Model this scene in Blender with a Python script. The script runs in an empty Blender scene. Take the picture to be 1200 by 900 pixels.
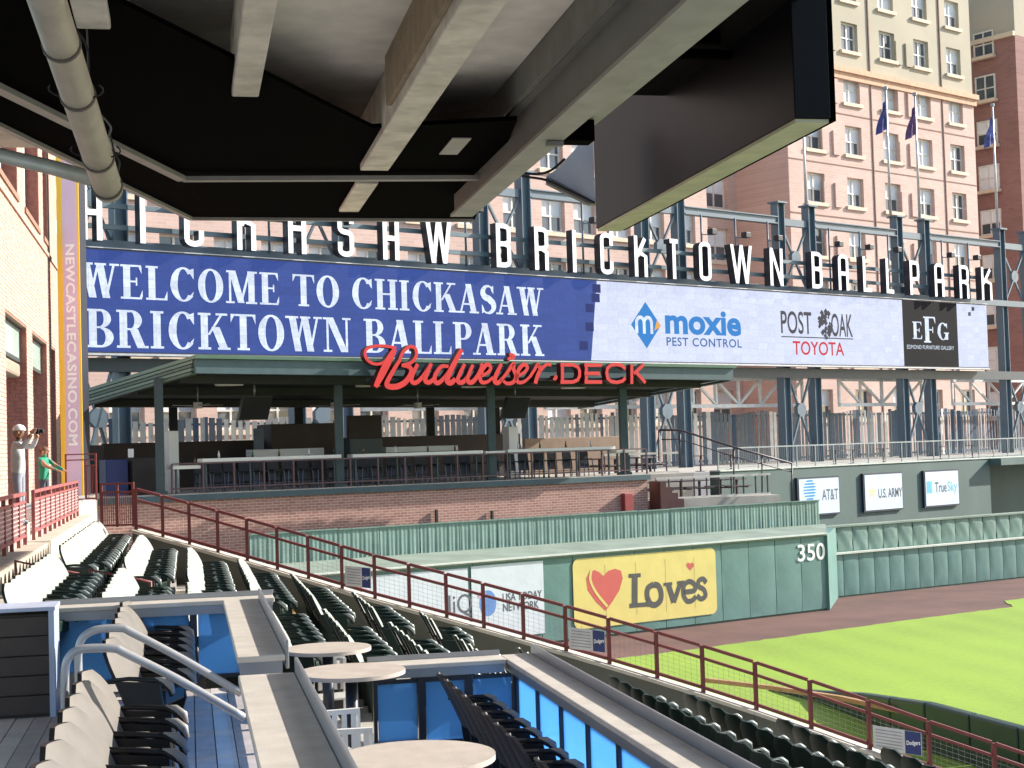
import bpy, bmesh, math, random
from mathutils import Vector, Matrix
random.seed(7)
sc = bpy.context.scene
COL = sc.collection
PI = math.pi

# ---------------------------------------------------------------- camera
F = 1800.0                                   # focal length in pixels of a 1200 px wide picture
_up = Vector((-0.03, 1.0, 73.6/F)).normalized()          # world up seen from the camera (right, up, forward)
_yy = Vector(((220-600)/F, -(535-450)/F, 1.0)); _yy = (_yy - _up*_yy.dot(_up)).normalized()
_xx = (_up.cross(_yy))                                     # left-handed camera triple -> world X
if _xx.x < 0: _xx = -_xx
RIGHT = Vector((_xx.x, _yy.x, _up.x)); UPV = Vector((_xx.y, _yy.y, _up.y)); FWD = Vector((_xx.z, _yy.z, _up.z))
cam_data = bpy.data.cameras.new('camera'); cam = bpy.data.objects.new('camera', cam_data); COL.objects.link(cam)
cam_data.sensor_width = 36.0; cam_data.lens = 36.0*F/1200.0
cam_data.clip_start = 0.05; cam_data.clip_end = 4000
m = Matrix.Identity(4)
for i in range(3):
    m[i][0] = RIGHT[i]; m[i][1] = UPV[i]; m[i][2] = -FWD[i]
cam.matrix_world = m                          # the lens is the origin; the playing field lies 6.6 m below it
sc.camera = cam
FIELD = -6.6

# ---------------------------------------------------------------- sky, sun, exposure
SUN_EL = math.radians(27.0)
SUN_AZ = math.radians(8.0)                   # measured from +X towards +Y: low sun over the right-hand side of the field
w = bpy.data.worlds.new('World'); sc.world = w; w.use_nodes = True
nt = w.node_tree; bg = nt.nodes['Background']
sky = nt.nodes.new('ShaderNodeTexSky'); sky.sky_type = 'NISHITA'; sky.sun_disc = False
sky.sun_elevation = SUN_EL; sky.sun_rotation = PI/2 - SUN_AZ
nt.links.new(sky.outputs[0], bg.inputs[0]); bg.inputs[1].default_value = 0.15
sd = bpy.data.lights.new('sun', 'SUN'); sun = bpy.data.objects.new('sun', sd); COL.objects.link(sun)
sd.energy = 5.0; sd.angle = math.radians(0.5); sd.color = (1.0, 0.94, 0.86)
_sv = Vector((math.cos(SUN_EL)*math.cos(SUN_AZ), math.cos(SUN_EL)*math.sin(SUN_AZ), math.sin(SUN_EL)))
sun.rotation_euler = _sv.to_track_quat('Z', 'Y').to_euler(); sun.location = (40, 0, 40)
vs = sc.view_settings
vs.view_transform = 'Standard'; vs.look = 'None'; vs.exposure = 0.9; vs.gamma = 1.0; vs.use_curve_mapping = False

# ---------------------------------------------------------------- measuring helpers (survey points of the place)
def ray(px, py): return RIGHT*((px-600)/F) + UPV*(-(py-450)/F) + FWD
def at_d(px, py, d): return ray(px, py)*d
def at_z(px, py, z): r = ray(px, py); return r*(z/r.z)
def hz(px): return 535-0.03*(px-220)
def gp(px, d, z=0.0):
    """ground plan point in the column px at forward distance d, at height z"""
    p = ray(px, hz(px))*d
    return Vector((p.x, p.y, z))
class Wall:
    """a vertical plane through two plan points; u runs along it, n points towards the viewer's side"""
    def __init__(s, a, b, off=0.0):
        a = Vector((a.x, a.y, 0)); b = Vector((b.x, b.y, 0))
        s.u = (b-a).normalized(); s.n = Vector((s.u.y, -s.u.x, 0))
        if s.n.dot(-a) < 0: s.n = -s.n
        s.o = a + s.n*off; s.len = (b-a).length
        s.rot = math.atan2(s.u.y, s.u.x)
    def hit(s, px, py):
        r = ray(px, py); t = s.o.dot(s.n)/r.dot(s.n); p = r*t
        return (p-s.o).dot(s.u), p.z
    def P(s, t, z, off=0.0): return s.o + s.u*t + s.n*off + Vector((0, 0, z))
    def t(s, px): return s.hit(px, hz(px))[0]

# ---------------------------------------------------------------- building helpers
ORG = {}
def tag(o, label=None, cat=None, group=None, kind=None):
    if label: o['label'] = label
    if cat: o['category'] = cat
    if group: o['group'] = group
    if kind: o['kind'] = kind
    return o
def thing(name, loc, label, cat, group=None):
    o = bpy.data.objects.new(name, None); COL.objects.link(o); o.location = loc; o.empty_display_size = 0.2
    ORG[o] = Vector(loc); return tag(o, label, cat, group)
class MB:
    def __init__(s): s.v = []; s.f = []; s.m = []; s.sm = []
    def add(s, vs, fs, mi=0, smooth=False):
        b = len(s.v); s.v += [Vector(v) for v in vs]
        for f in fs: s.f.append([b+i for i in f]); s.m.append(mi); s.sm.append(smooth)
        return s
    def hexa(s, p, mi=0):   # eight corners: bottom ring then top ring
        return s.add(p, [(3,2,1,0),(4,5,6,7),(0,1,5,4),(1,2,6,5),(2,3,7,6),(3,0,4,7)], mi)
    def box(s, x0, x1, y0, y1, z0, z1, mi=0):
        return s.hexa([(x0,y0,z0),(x1,y0,z0),(x1,y1,z0),(x0,y1,z0),(x0,y0,z1),(x1,y0,z1),(x1,y1,z1),(x0,y1,z1)], mi)
    def wbox(s, W, t0, t1, z0, z1, o0, o1, mi=0):   # box in a Wall's frame, o = offset towards viewer
        q = [(t0,o1),(t1,o1),(t1,o0),(t0,o0)]
        return s.hexa([W.P(t,z0,o) for t,o in q]+[W.P(t,z1,o) for t,o in q], mi)
    def bar(s, a, b, wd, ht, up=(0,0,1), mi=0):
        a = Vector(a); b = Vector(b); d = (b-a).normalized(); up = Vector(up)
        if abs(d.dot(up)) > 0.98: up = Vector((1,0,0)) if abs(d.x) < 0.9 else Vector((0,1,0))
        x = d.cross(up).normalized()*wd*0.5; y = x.cross(d).normalized()*ht*0.5
        return s.hexa([a-x-y, a+x-y, b+x-y, b-x-y, a-x+y, a+x+y, b+x+y, b-x+y], mi)
    def tube(s, pts, r, n=8, mi=0, cap=True):
        pts = [Vector(p) for p in pts]; rs = r if isinstance(r, (list, tuple)) else [r]*len(pts); b = len(s.v)
        ref = None
        for i, p in enumerate(pts):
            d = (pts[min(i+1, len(pts)-1)]-pts[max(i-1, 0)]).normalized()
            if ref is None: ref = d.orthogonal().normalized()
            x = (ref-d*ref.dot(d)).normalized(); ref = x; y = d.cross(x)
            for k in range(n):
                a = 2*PI*k/n; s.v.append(p+(x*math.cos(a)+y*math.sin(a))*rs[i])
        for i in range(len(pts)-1):
            for k in range(n):
                s.f.append([b+i*n+k, b+i*n+(k+1)%n, b+(i+1)*n+(k+1)%n, b+(i+1)*n+k]); s.m.append(mi); s.sm.append(True)
        if cap:
            s.f.append([b+k for k in range(n)][::-1]); s.m.append(mi); s.sm.append(False)
            e = b+(len(pts)-1)*n; s.f.append([e+k for k in range(n)]); s.m.append(mi); s.sm.append(False)
        return s
    def prism(s, poly, ext, mi=0, mside=None):      # planar polygon pushed along a vector
        poly = [Vector(p) for p in poly]; e = Vector(ext); n = len(poly)
        s.add([p+e for p in poly], [tuple(range(n))], mi)
        s.add(poly, [tuple(range(n))[::-1]], mi if mside is None else mside)
        for i in range(n):
            j = (i+1)%n; s.add([poly[i], poly[j], poly[j]+e, poly[i]+e], [(0,1,2,3)], mi if mside is None else mside)
        return s
    def disc(s, c, r, h, n=32, mi=0):
        c = Vector(c); ring = [(c.x+r*math.cos(2*PI*k/n), c.y+r*math.sin(2*PI*k/n)) for k in range(n)]
        lo = [(x, y, c.z) for x, y in ring]; hi = [(x, y, c.z+h) for x, y in ring]
        s.add(lo, [tuple(range(n))[::-1]], mi); s.add(hi, [tuple(range(n))], mi)
        s.add(lo+hi, [(k, (k+1)%n, n+(k+1)%n, n+k) for k in range(n)], mi, True); return s
    def build(s, name, mat, parent=None, org=None, bevel=0.0, fix=True, base=None):
        me = bpy.data.meshes.new(name)
        if parent is not None: o0 = ORG[parent]
        elif org is not None: o0 = Vector(org)
        elif base is not None: o0 = Vector(base)
        else:
            xs = [v.x for v in s.v]; ys = [v.y for v in s.v]; zs = [v.z for v in s.v]
            o0 = Vector(((min(xs)+max(xs))/2, (min(ys)+max(ys))/2, min(zs)))
        me.from_pydata([tuple(v-o0) for v in s.v], [], s.f)
        for m_ in (mat if isinstance(mat, (list, tuple)) else [mat]): me.materials.append(m_)
        me.polygons.foreach_set('material_index', s.m); me.polygons.foreach_set('use_smooth', s.sm)
        if fix:
            bm = bmesh.new(); bm.from_mesh(me); bmesh.ops.recalc_face_normals(bm, faces=bm.faces); bm.to_mesh(me); bm.free()
        me.update()
        o = bpy.data.objects.new(name, me); COL.objects.link(o)
        if parent is not None: o.parent = parent; ORG[o] = o0
        else: o.location = o0; ORG[o] = o0
        if bevel:
            b = o.modifiers.new('bevel', 'BEVEL'); b.width = bevel; b.segments = 2; b.limit_method = 'ANGLE'
        return o
def copy_tree(o, parent=None):
    c = o.copy(); COL.objects.link(c); c.parent = parent; ORG[c] = ORG.get(o, Vector())
    for ch in o.children: copy_tree(ch, c)
    return c

# ---------------------------------------------------------------- materials
MATS = {}
def srgb(r, g, b):
    def f(c):
        c /= 255.0
        return c/12.92 if c <= 0.04045 else ((c+0.055)/1.055)**2.4
    return (f(r), f(g), f(b))
def mat(name, col, rough=0.6, var=0.12, scale=3.0, bump=0.0, bscale=40.0, metal=0.0, spec=0.5, streak=0.0, emit=0.0):
    if name in MATS: return MATS[name]
    M = bpy.data.materials.new(name); M.use_nodes = True; n = M.node_tree; p = n.nodes['Principled BSDF']
    p.inputs['Roughness'].default_value = rough; p.inputs['Metallic'].default_value = metal
    p.inputs['Specular IOR Level'].default_value = spec
    geo = n.nodes.new('ShaderNodeNewGeometry')
    nz = n.nodes.new('ShaderNodeTexNoise'); nz.inputs['Scale'].default_value = scale; nz.inputs['Detail'].default_value = 5
    mp = n.nodes.new('ShaderNodeMapping'); n.links.new(geo.outputs['Position'], mp.inputs[0])
    if streak: mp.inputs['Scale'].default_value = (1, 1, streak)
    n.links.new(mp.outputs[0], nz.inputs['Vector'])
    rp = n.nodes.new('ShaderNodeValToRGB')
    c0 = [max(0, c*(1-var)) for c in col]; c1 = [min(1, c*(1+var)) for c in col]
    rp.color_ramp.elements[0].position = 0.3; rp.color_ramp.elements[1].position = 0.7
    rp.color_ramp.elements[0].color = (*c0, 1); rp.color_ramp.elements[1].color = (*c1, 1)
    n.links.new(nz.outputs[0], rp.inputs[0]); n.links.new(rp.outputs[0], p.inputs['Base Color'])
    if emit:
        n.links.new(rp.outputs[0], p.inputs['Emission Color']); p.inputs['Emission Strength'].default_value = emit
    if bump:
        nb = n.nodes.new('ShaderNodeTexNoise'); nb.inputs['Scale'].default_value = bscale; nb.inputs['Detail'].default_value = 4
        n.links.new(mp.outputs[0], nb.inputs['Vector'])
        b = n.nodes.new('ShaderNodeBump'); b.inputs['Strength'].default_value = bump; b.inputs['Distance'].default_value = 0.02
        n.links.new(nb.outputs[0], b.inputs['Height']); n.links.new(b.outputs[0], p.inputs['Normal'])
    MATS[name] = M; return M
def brick_mat(name, u, cols, mortar, bw=0.2, bh=0.0762, ms=0.012, var=0.1, rough=0.85, bump=0.4):
    M = bpy.data.materials.new(name); M.use_nodes = True; n = M.node_tree; p = n.nodes['Principled BSDF']
    p.inputs['Roughness'].default_value = rough; p.inputs['Specular IOR Level'].default_value = 0.25
    geo = n.nodes.new('ShaderNodeNewGeometry')
    dt = n.nodes.new('ShaderNodeVectorMath'); dt.operation = 'DOT_PRODUCT'; dt.inputs[1].default_value = (u.x, u.y, 0)
    n.links.new(geo.outputs['Position'], dt.inputs[0])
    sp = n.nodes.new('ShaderNodeSeparateXYZ'); n.links.new(geo.outputs['Position'], sp.inputs[0])
    cb = n.nodes.new('ShaderNodeCombineXYZ'); n.links.new(dt.outputs['Value'], cb.inputs[0]); n.links.new(sp.outputs[2], cb.inputs[1])
    br = n.nodes.new('ShaderNodeTexBrick'); br.offset = 0.5
    br.inputs['Scale'].default_value = 1.0; br.inputs['Brick Width'].default_value = bw; br.inputs['Row Height'].default_value = bh
    br.inputs['Mortar Size'].default_value = ms/2; br.inputs['Color1'].default_value = (*cols[0], 1); br.inputs['Color2'].default_value = (*cols[1], 1)
    br.inputs['Mortar'].default_value = (*mortar, 1); br.inputs['Bias'].default_value = 0.0
    n.links.new(cb.outputs[0], br.inputs['Vector'])
    nz = n.nodes.new('ShaderNodeTexNoise'); nz.inputs['Scale'].default_value = 0.35; nz.inputs['Detail'].default_value = 6
    n.links.new(geo.outputs['Position'], nz.inputs['Vector'])
    mr = n.nodes.new('ShaderNodeMapRange'); mr.inputs[1].default_value = 0.3; mr.inputs[2].default_value = 0.7
    mr.inputs[3].default_value = 1-var; mr.inputs[4].default_value = 1+var; n.links.new(nz.outputs[0], mr.inputs[0])
    mx = n.nodes.new('ShaderNodeVectorMath'); mx.operation = 'SCALE'
    n.links.new(br.outputs['Color'], mx.inputs[0]); n.links.new(mr.outputs[0], mx.inputs['Scale']); n.links.new(mx.outputs[0], p.inputs['Base Color'])
    b = n.nodes.new('ShaderNodeBump'); b.inputs['Strength'].default_value = bump; b.inputs['Distance'].default_value = 0.01; b.invert = True
    n.links.new(br.outputs['Fac'], b.inputs['Height']); n.links.new(b.outputs[0], p.inputs['Normal'])
    MATS[name] = M; return M
def screen_mat(name, col, strength, grid=0.0, u=None):
    """LED panel: it gives off its own light; faint unevenness from module to module"""
    M = bpy.data.materials.new(name); M.use_nodes = True; n = M.node_tree; p = n.nodes['Principled BSDF']
    p.inputs['Base Color'].default_value = (*[c*0.05 for c in col], 1); p.inputs['Roughness'].default_value = 0.8; p.inputs['Specular IOR Level'].default_value = 0.1
    p.inputs['Emission Color'].default_value = (*col, 1); p.inputs['Emission Strength'].default_value = strength
    if u is not None:
        geo = n.nodes.new('ShaderNodeNewGeometry')
        dt = n.nodes.new('ShaderNodeVectorMath'); dt.operation = 'DOT_PRODUCT'; dt.inputs[1].default_value = (u.x, u.y, 0)
        n.links.new(geo.outputs['Position'], dt.inputs[0])
        sp = n.nodes.new('ShaderNodeSeparateXYZ'); n.links.new(geo.outputs['Position'], sp.inputs[0])
        cb = n.nodes.new('ShaderNodeCombineXYZ'); n.links.new(dt.outputs['Value'], cb.inputs[0]); n.links.new(sp.outputs[2], cb.inputs[1])
        br = n.nodes.new('ShaderNodeTexBrick'); br.offset = 0.0; br.inputs['Scale'].default_value = 1.0
        br.inputs['Brick Width'].default_value = 0.72; br.inputs['Row Height'].default_value = 0.36
        br.inputs['Mortar Size'].default_value = 0.012; br.inputs['Color1'].default_value = (*[c*(1-grid) for c in col], 1)
        br.inputs['Color2'].default_value = (*[min(1, c*(1+grid)) for c in col], 1); br.inputs['Mortar'].default_value = (*[c*(1-grid*1.6) for c in col], 1)
        nz = n.nodes.new('ShaderNodeTexNoise'); nz.inputs['Scale'].default_value = 6.0; nz.inputs['Detail'].default_value = 3
        n.links.new(cb.outputs[0], br.inputs['Vector']); n.links.new(cb.outputs[0], nz.inputs['Vector'])
        mr = n.nodes.new('ShaderNodeMapRange'); mr.inputs[1].default_value = 0.3; mr.inputs[2].default_value = 0.7
        mr.inputs[3].default_value = 1-grid; mr.inputs[4].default_value = 1+grid; n.links.new(nz.outputs[0], mr.inputs[0])
        mx = n.nodes.new('ShaderNodeVectorMath'); mx.operation = 'SCALE'
        n.links.new(br.outputs['Color'], mx.inputs[0]); n.links.new(mr.outputs[0], mx.inputs['Scale'])
        n.links.new(mx.outputs[0], p.inputs['Emission Color'])
    MATS[name] = M; return M

# ---------------------------------------------------------------- lettering
def text_polys(s, offset=0.0, spacing=1.0):
    """flat mesh of a sans serif word, scaled to a box 1 high; returns verts, faces, width"""
    cu = bpy.data.curves.new('word', 'FONT'); cu.body = s; cu.size = 1.0; cu.offset = offset; cu.space_character = spacing; cu.resolution_u = 4
    ob = bpy.data.objects.new('word', cu); COL.objects.link(ob)
    dg = bpy.context.evaluated_depsgraph_get(); me = bpy.data.meshes.new_from_object(ob.evaluated_get(dg))
    vs_ = [(v.co.x, v.co.y) for v in me.vertices]; fs = [tuple(p.vertices) for p in me.polygons]
    bpy.data.objects.remove(ob); bpy.data.curves.remove(cu); bpy.data.meshes.remove(me)
    return vs_, fs
def text_on(W, s, t0, t1, z0, z1, off, material, parent, name='lettering', offset=0.0, spacing=1.0, slant=0.0):
    vs_, fs = text_polys(s, offset, spacing)
    x0 = min(v[0] for v in vs_); x1 = max(v[0] for v in vs_); y0 = min(v[1] for v in vs_); y1 = max(v[1] for v in vs_)
    b = MB(); b.add([W.P(t0+(x-x0)/(x1-x0)*(t1-t0)+slant*(y-y0)/(y1-y0)*(z1-z0), z0+(y-y0)/(y1-y0)*(z1-z0), off) for x, y in vs_], fs)
    return b.build(name, material, parent, fix=False)
def arc(cx, cy, rx, ry, a0, a1, n=14):
    return [(cx+rx*math.cos(math.radians(a0+(a1-a0)*k/n)), cy+ry*math.sin(math.radians(a0+(a1-a0)*k/n))) for k in range(n+1)]
def ribbon(pts, wd):
    """stroke of given width(s) along a 2d path -> list of quads"""
    n = len(pts); ws = wd if isinstance(wd, (list, tuple)) else [wd]*n; L = []; R = []
    for i in range(n):
        a = pts[max(0, i-1)]; b = pts[min(n-1, i+1)]; dx, dy = b[0]-a[0], b[1]-a[1]; l = math.hypot(dx, dy) or 1
        nx, ny = -dy/l*ws[i]/2, dx/l*ws[i]/2; L.append((pts[i][0]+nx, pts[i][1]+ny)); R.append((pts[i][0]-nx, pts[i][1]-ny))
    return L, R
def strip(L, R): return [[L[i], R[i], R[i+1], L[i+1]] for i in range(len(L)-1)]
def ringpoly(cx, cy, ro, so, ri, si, a0, a1, n=20):
    return strip(arc(cx, cy, ro, so, a0, a1, n), arc(cx, cy, ri, si, a0, a1, n))
def serif(ch):
    """heavy roman capitals, height 1: list of polygons, advance width"""
    S, H, sh = 0.19, 0.055, 0.06
    R = lambda x0, x1, y0, y1: [(x0,y0),(x1,y0),(x1,y1),(x0,y1)]
    def stem(x, w_=S, top=True, bot=True, o=0.075):
        r = [R(x, x+w_, 0, 1)]
        if top: r.append(R(x-o, x+w_+o, 1-sh, 1))
        if bot: r.append(R(x-o, x+w_+o, 0, sh))
        return r
    def beak(x, y, up, w_=0.085, h=0.22): return [(x, y), (x-w_, y), (x, y+(h if up else -h))]
    def diag(xa, ya, xb, yb, w_): return [(xa, ya), (xa+w_, ya), (xb+w_, yb), (xb, yb)]
    def ser(x, y, w_=0.34): return R(x-w_/2, x+w_/2, y, y+sh)
    if ch == 'I': return stem(0.08), 0.42
    if ch == 'L': return stem(0.08)+[R(0.2, 0.6, 0, H), beak(0.6, H, True)], 0.64
    if ch == 'E': return stem(0.08)+[R(0.2, 0.58, 0, H), beak(0.6, H, True), R(0.2, 0.57, 1-H, 1), beak(0.58, 1-H, False, h=0.2), R(0.2, 0.45, 0.49, 0.54), R(0.42, 0.46, 0.4, 0.63)], 0.66
    if ch == 'H': return stem(0.08)+stem(0.52)+[R(0.2, 0.56, 0.48, 0.54)], 0.82
    if ch == 'T': return stem(0.25, top=False)+[R(0.0, 0.69, 1-H, 1), [(0.0, 1-H), (0.09, 1-H), (0.0, 0.76)], beak(0.69, 1-H, False)], 0.71
    if ch == 'O': return ringpoly(0.39, 0.5, 0.37, 0.515, 0.165, 0.46, 0, 360, 36), 0.8
    if ch == 'C': return ringpoly(0.39, 0.5, 0.37, 0.515, 0.165, 0.46, 42, 318, 28)+[[(0.69,0.99),(0.69,0.66),(0.6,0.8),(0.55,0.93)], [(0.69,0.3),(0.64,0.12),(0.55,0.06),(0.6,0.2)]], 0.76
    if ch == 'P': return stem(0.08)+[R(0.2, 0.38, 1-H, 1), R(0.2, 0.38, 0.46, 0.51)]+ringpoly(0.37, 0.73, 0.27, 0.27, 0.08, 0.215, -90, 90, 16), 0.68
    if ch == 'R': return stem(0.08)+[R(0.2, 0.38, 1-H, 1), R(0.2, 0.38, 0.47, 0.52)]+ringpoly(0.37, 0.735, 0.27, 0.265, 0.08, 0.21, -90, 90, 16)+[diag(0.33, 0.5, 0.52, 0, 0.21), R(0.6, 0.8, 0, sh)], 0.82
    if ch == 'B': return stem(0.08)+[R(0.2, 0.38, 1-H, 1), R(0.2, 0.38, 0.5, 0.55), R(0.2, 0.38, 0, H)]+ringpoly(0.36, 0.755, 0.26, 0.245, 0.08, 0.19, -90, 90, 16)+ringpoly(0.37, 0.265, 0.31, 0.265, 0.11, 0.21, -90, 90, 16), 0.72
    if ch == 'K': return stem(0.08)+[diag(0.25, 0.4, 0.6, 0.96, 0.07), diag(0.36, 0.62, 0.6, 0, 0.22), ser(0.64, 1-sh, 0.32), ser(0.7, 0, 0.34)], 0.86
    if ch == 'A': return [diag(0.06, 0, 0.34, 1, 0.065), diag(0.49, 0, 0.29, 1, 0.21), R(0.18, 0.55, 0.28, 0.34), ser(0.1, 0, 0.27), ser(0.6, 0, 0.36)], 0.8
    if ch == 'W': return [diag(0.24, 0, 0.07, 1, 0.2), diag(0.24, 0, 0.46, 1, 0.065), diag(0.6, 0, 0.43, 1, 0.2), diag(0.66, 0, 0.88, 1, 0.065), ser(0.16, 1-sh, 0.38), ser(0.55, 1-sh, 0.3), ser(0.92, 1-sh, 0.26)], 1.05
    if ch == 'M': return [R(0.1, 0.165, 0, 1), diag(0.36, 0.02, 0.1, 1, 0.2), diag(0.42, 0.02, 0.68, 1, 0.07), R(0.68, 0.87, 0, 1), R(0.02, 0.3, 1-sh, 1), R(0.66, 0.95, 1-sh, 1), ser(0.13, 0, 0.26), ser(0.775, 0, 0.34)], 0.99
    if ch == 'N': return [R(0.1, 0.165, 0, 1), diag(0.53, 0, 0.1, 1, 0.21), R(0.68, 0.745, 0, 1), R(0.0, 0.28, 1-sh, 1), ser(0.13, 0, 0.26), ser(0.71, 1-sh, 0.26)], 0.86
    if ch == 'S':
        p = arc(0.32, 0.74, 0.2, 0.225, 35, 180, 9)+arc(0.33, 0.74, 0.21, 0.2, 180, 250, 4)[1:]+[(0.36,0.52)]+arc(0.31, 0.27, 0.22, 0.21, 60, 0, 4)+arc(0.3, 0.27, 0.23, 0.24, 0, -145, 9)[1:]
        n = len(p); wds = [0.06+0.17*math.sin(PI*min(1, max(0, (k/(n-1)-0.08)/0.84)))**1.2 for k in range(n)]
        L, Rr = ribbon(p, wds); return strip(L, Rr)+[[(0.53,0.99),(0.53,0.69),(0.45,0.8),(0.42,0.92)], [(0.07,0.01),(0.07,0.33),(0.15,0.2),(0.18,0.08)]], 0.62
    if ch == 'F': return stem(0.08)+[R(0.2, 0.57, 1-H, 1), beak(0.58, 1-H, False), R(0.2, 0.45, 0.47, 0.52), R(0.42, 0.46, 0.38, 0.61)], 0.62
    if ch == 'G': return ringpoly(0.39, 0.5, 0.37, 0.515, 0.165, 0.46, 42, 318, 28)+[[(0.69,0.99),(0.69,0.66),(0.6,0.8),(0.55,0.93)], R(0.55, 0.74, 0.02, 0.42), ser(0.63, 0.38, 0.34)], 0.82
    return [], 0.32
def serif_on(W, s, t0, t1, z0, z1, off, material, parent, name='letter', gap=0.03):
    tot = sum(serif(c)[1]+gap for c in s)-gap; x = 0; k = (t1-t0)/tot
    for c in s:
        ps, adv = serif(c)
        if ps:
            b = MB()
            for i, q in enumerate(ps):
                b.add([W.P(t0+(x+px)*k, z0+py*(z1-z0), off+0.002*(i % 7)) for px, py in q], [tuple(range(len(q)))])
            b.build(name, material, parent, fix=False)
        x += adv+gap
def block(ch):
    """tall condensed sign capitals in a 1 x 1 box: list of (path, closed-less) strokes"""
    a = 0.5
    if ch == 'I': return [[(0.5,0),(0.5,1)]]
    if ch == 'H': return [[(0,0),(0,1)],[(1,0),(1,1)],[(0,0.52),(1,0.52)]]
    L0 = [(0, 0.1)]; 
    if ch == 'O': return [arc(0.5,0.9,0.5,0.1,0,180,8)+arc(0.5,0.1,0.5,0.1,180,360,8)+[(1,0.9)]]
    if ch == 'C': return [[(1,0.72)]+arc(0.5,0.9,0.5,0.1,0,180,8)+arc(0.5,0.1,0.5,0.1,180,360,8)+[(1,0.3)]]
    if ch == 'S': return [[(1,0.72)]+arc(0.5,0.9,0.5,0.1,0,180,8)+arc(0.5,0.62,0.5,0.1,180,270,4)+arc(0.5,0.42,0.5,0.1,90,0,4)+arc(0.5,0.1,0.5,0.1,0,-180,8)+[(0,0.28)]]
    if ch == 'K': return [[(0,0),(0,1)],[(0.12,0.5),(0.95,1)],[(0.45,0.66),(0.5,0.58),(1,0.5),(1,0)]]
    if ch == 'A': return [[(0,0)]+arc(0.5,0.9,0.5,0.1,180,0,8)+[(1,0)],[(0,0.46),(1,0.46)]]
    if ch == 'W': return [[(0,1),(0.25,0)],[(0.25,0),(0.5,1)],[(0.5,1),(0.75,0)],[(0.75,0),(1,1)]]
    if ch == 'N': return [[(0,0),(0,1)],[(1,0),(1,1)],[(0,1),(1,0)]]
    if ch == 'T': return [[(0.5,0),(0.5,1)],[(0,1),(1,1)]]
    if ch == 'L': return [[(0,0),(0,1)],[(0,0),(1,0)]]
    if ch == 'P': return [[(0,0),(0,1)],[(0,1),(0.5,1)]+arc(0.5,0.9,0.5,0.1,90,0,5)+[(1,0.56)]+arc(0.5,0.56,0.5,0.1,0,-90,5)+[(0,0.46)]]
    if ch == 'R': return [[(0,0),(0,1)],[(0,1),(0.5,1)]+arc(0.5,0.9,0.5,0.1,90,0,5)+[(1,0.6)]+arc(0.5,0.6,0.5,0.1,0,-90,5)+[(0,0.5)],[(0.5,0.5),(1,0.4),(1,0)]]
    if ch == 'B': return [[(0,0),(0,1)],[(0,1),(0.5,1)]+arc(0.5,0.9,0.5,0.1,90,0,5)+[(1,0.64)]+arc(0.5,0.64,0.5,0.1,0,-90,5)+[(0,0.54)],[(0.5,0.54)]+arc(0.5,0.44,0.5,0.1,90,0,5)+[(1,0.1)]+arc(0.5,0.1,0.5,0.1,0,-90,5)+[(0,0)]]
    return []
# ================================================================ the large setting
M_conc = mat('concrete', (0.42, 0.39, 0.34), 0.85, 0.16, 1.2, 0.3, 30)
M_conc2 = mat('concrete_dark_grey', (0.30, 0.285, 0.26), 0.85, 0.2, 0.8, 0.3, 30)  # darker grey concrete for street, floors and deck top
M_dgreen = mat('dark_green_paint', srgb(46, 68, 62), 0.55, 0.12, 0.8)
M_pad = mat('green_vinyl_padding', srgb(86, 124, 118), 0.5, 0.1, 1.3, 0.25, 6)
M_pad2 = mat('faded_green_vinyl', srgb(100, 128, 120), 0.55, 0.12, 2.0, 0.3, 5)
M_steel = mat('blue_grey_steel', srgb(88, 106, 118), 0.45, 0.1, 0.7)
M_white = mat('white_paint', (0.78, 0.78, 0.77), 0.5, 0.05, 1)
M_black = mat('black_paint', (0.012, 0.012, 0.013), 0.6, 0.3, 2)
M_red = mat('maroon_rail_paint', srgb(112, 48, 46), 0.45, 0.12, 3)

# grass with mowing grain, dirt track
def grass_mat():
    M = mat('mown_grass', srgb(130, 158, 46), 0.9, 0.14, 0.10, 0.5, 30)
    n = M.node_tree; rp = [x for x in n.nodes if x.type == 'VALTORGB'][0]; nz = [x for x in n.nodes if x.type == 'TEX_NOISE'][0]; mp = [x for x in n.nodes if x.type == 'MAPPING'][0]
    wv_ = n.nodes.new('ShaderNodeTexWave'); wv_.inputs['Scale'].default_value = 0.16; wv_.inputs['Distortion'].default_value = 0.6; n.links.new(mp.outputs[0], wv_.inputs['Vector'])
    f2 = n.nodes.new('ShaderNodeTexNoise'); f2.inputs['Scale'].default_value = 5.0; f2.inputs['Detail'].default_value = 6; n.links.new(mp.outputs[0], f2.inputs['Vector'])
    m1 = n.nodes.new('ShaderNodeMath'); m1.operation = 'MULTIPLY_ADD'; m1.inputs[1].default_value = 0.12; n.links.new(wv_.outputs['Fac'], m1.inputs[0]); n.links.new(nz.outputs[0], m1.inputs[2])
    m2 = n.nodes.new('ShaderNodeMath'); m2.operation = 'MULTIPLY_ADD'; m2.inputs[1].default_value = 0.5; n.links.new(f2.outputs[0], m2.inputs[0]); n.links.new(m1.outputs[0], m2.inputs[2])
    m3 = n.nodes.new('ShaderNodeMath'); m3.operation = 'SUBTRACT'; m3.inputs[1].default_value = 0.31; n.links.new(m2.outputs[0], m3.inputs[0]); n.links.new(m3.outputs[0], rp.inputs[0])
    return M
M_grass = grass_mat()
M_dirt = mat('red_dirt', srgb(100, 70, 62), 0.95, 0.22, 0.5, 0.5, 25)
b = MB(); b.add([(-600, -200, -6.8), (900, -200, -6.8), (900, 1500, -6.8), (-600, 1500, -6.8)], [(0,1,2,3)])
tag(b.build('ground', mat('city_ground', (0.16, 0.15, 0.14), 0.9, 0.15, 0.05)), kind='structure')
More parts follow.
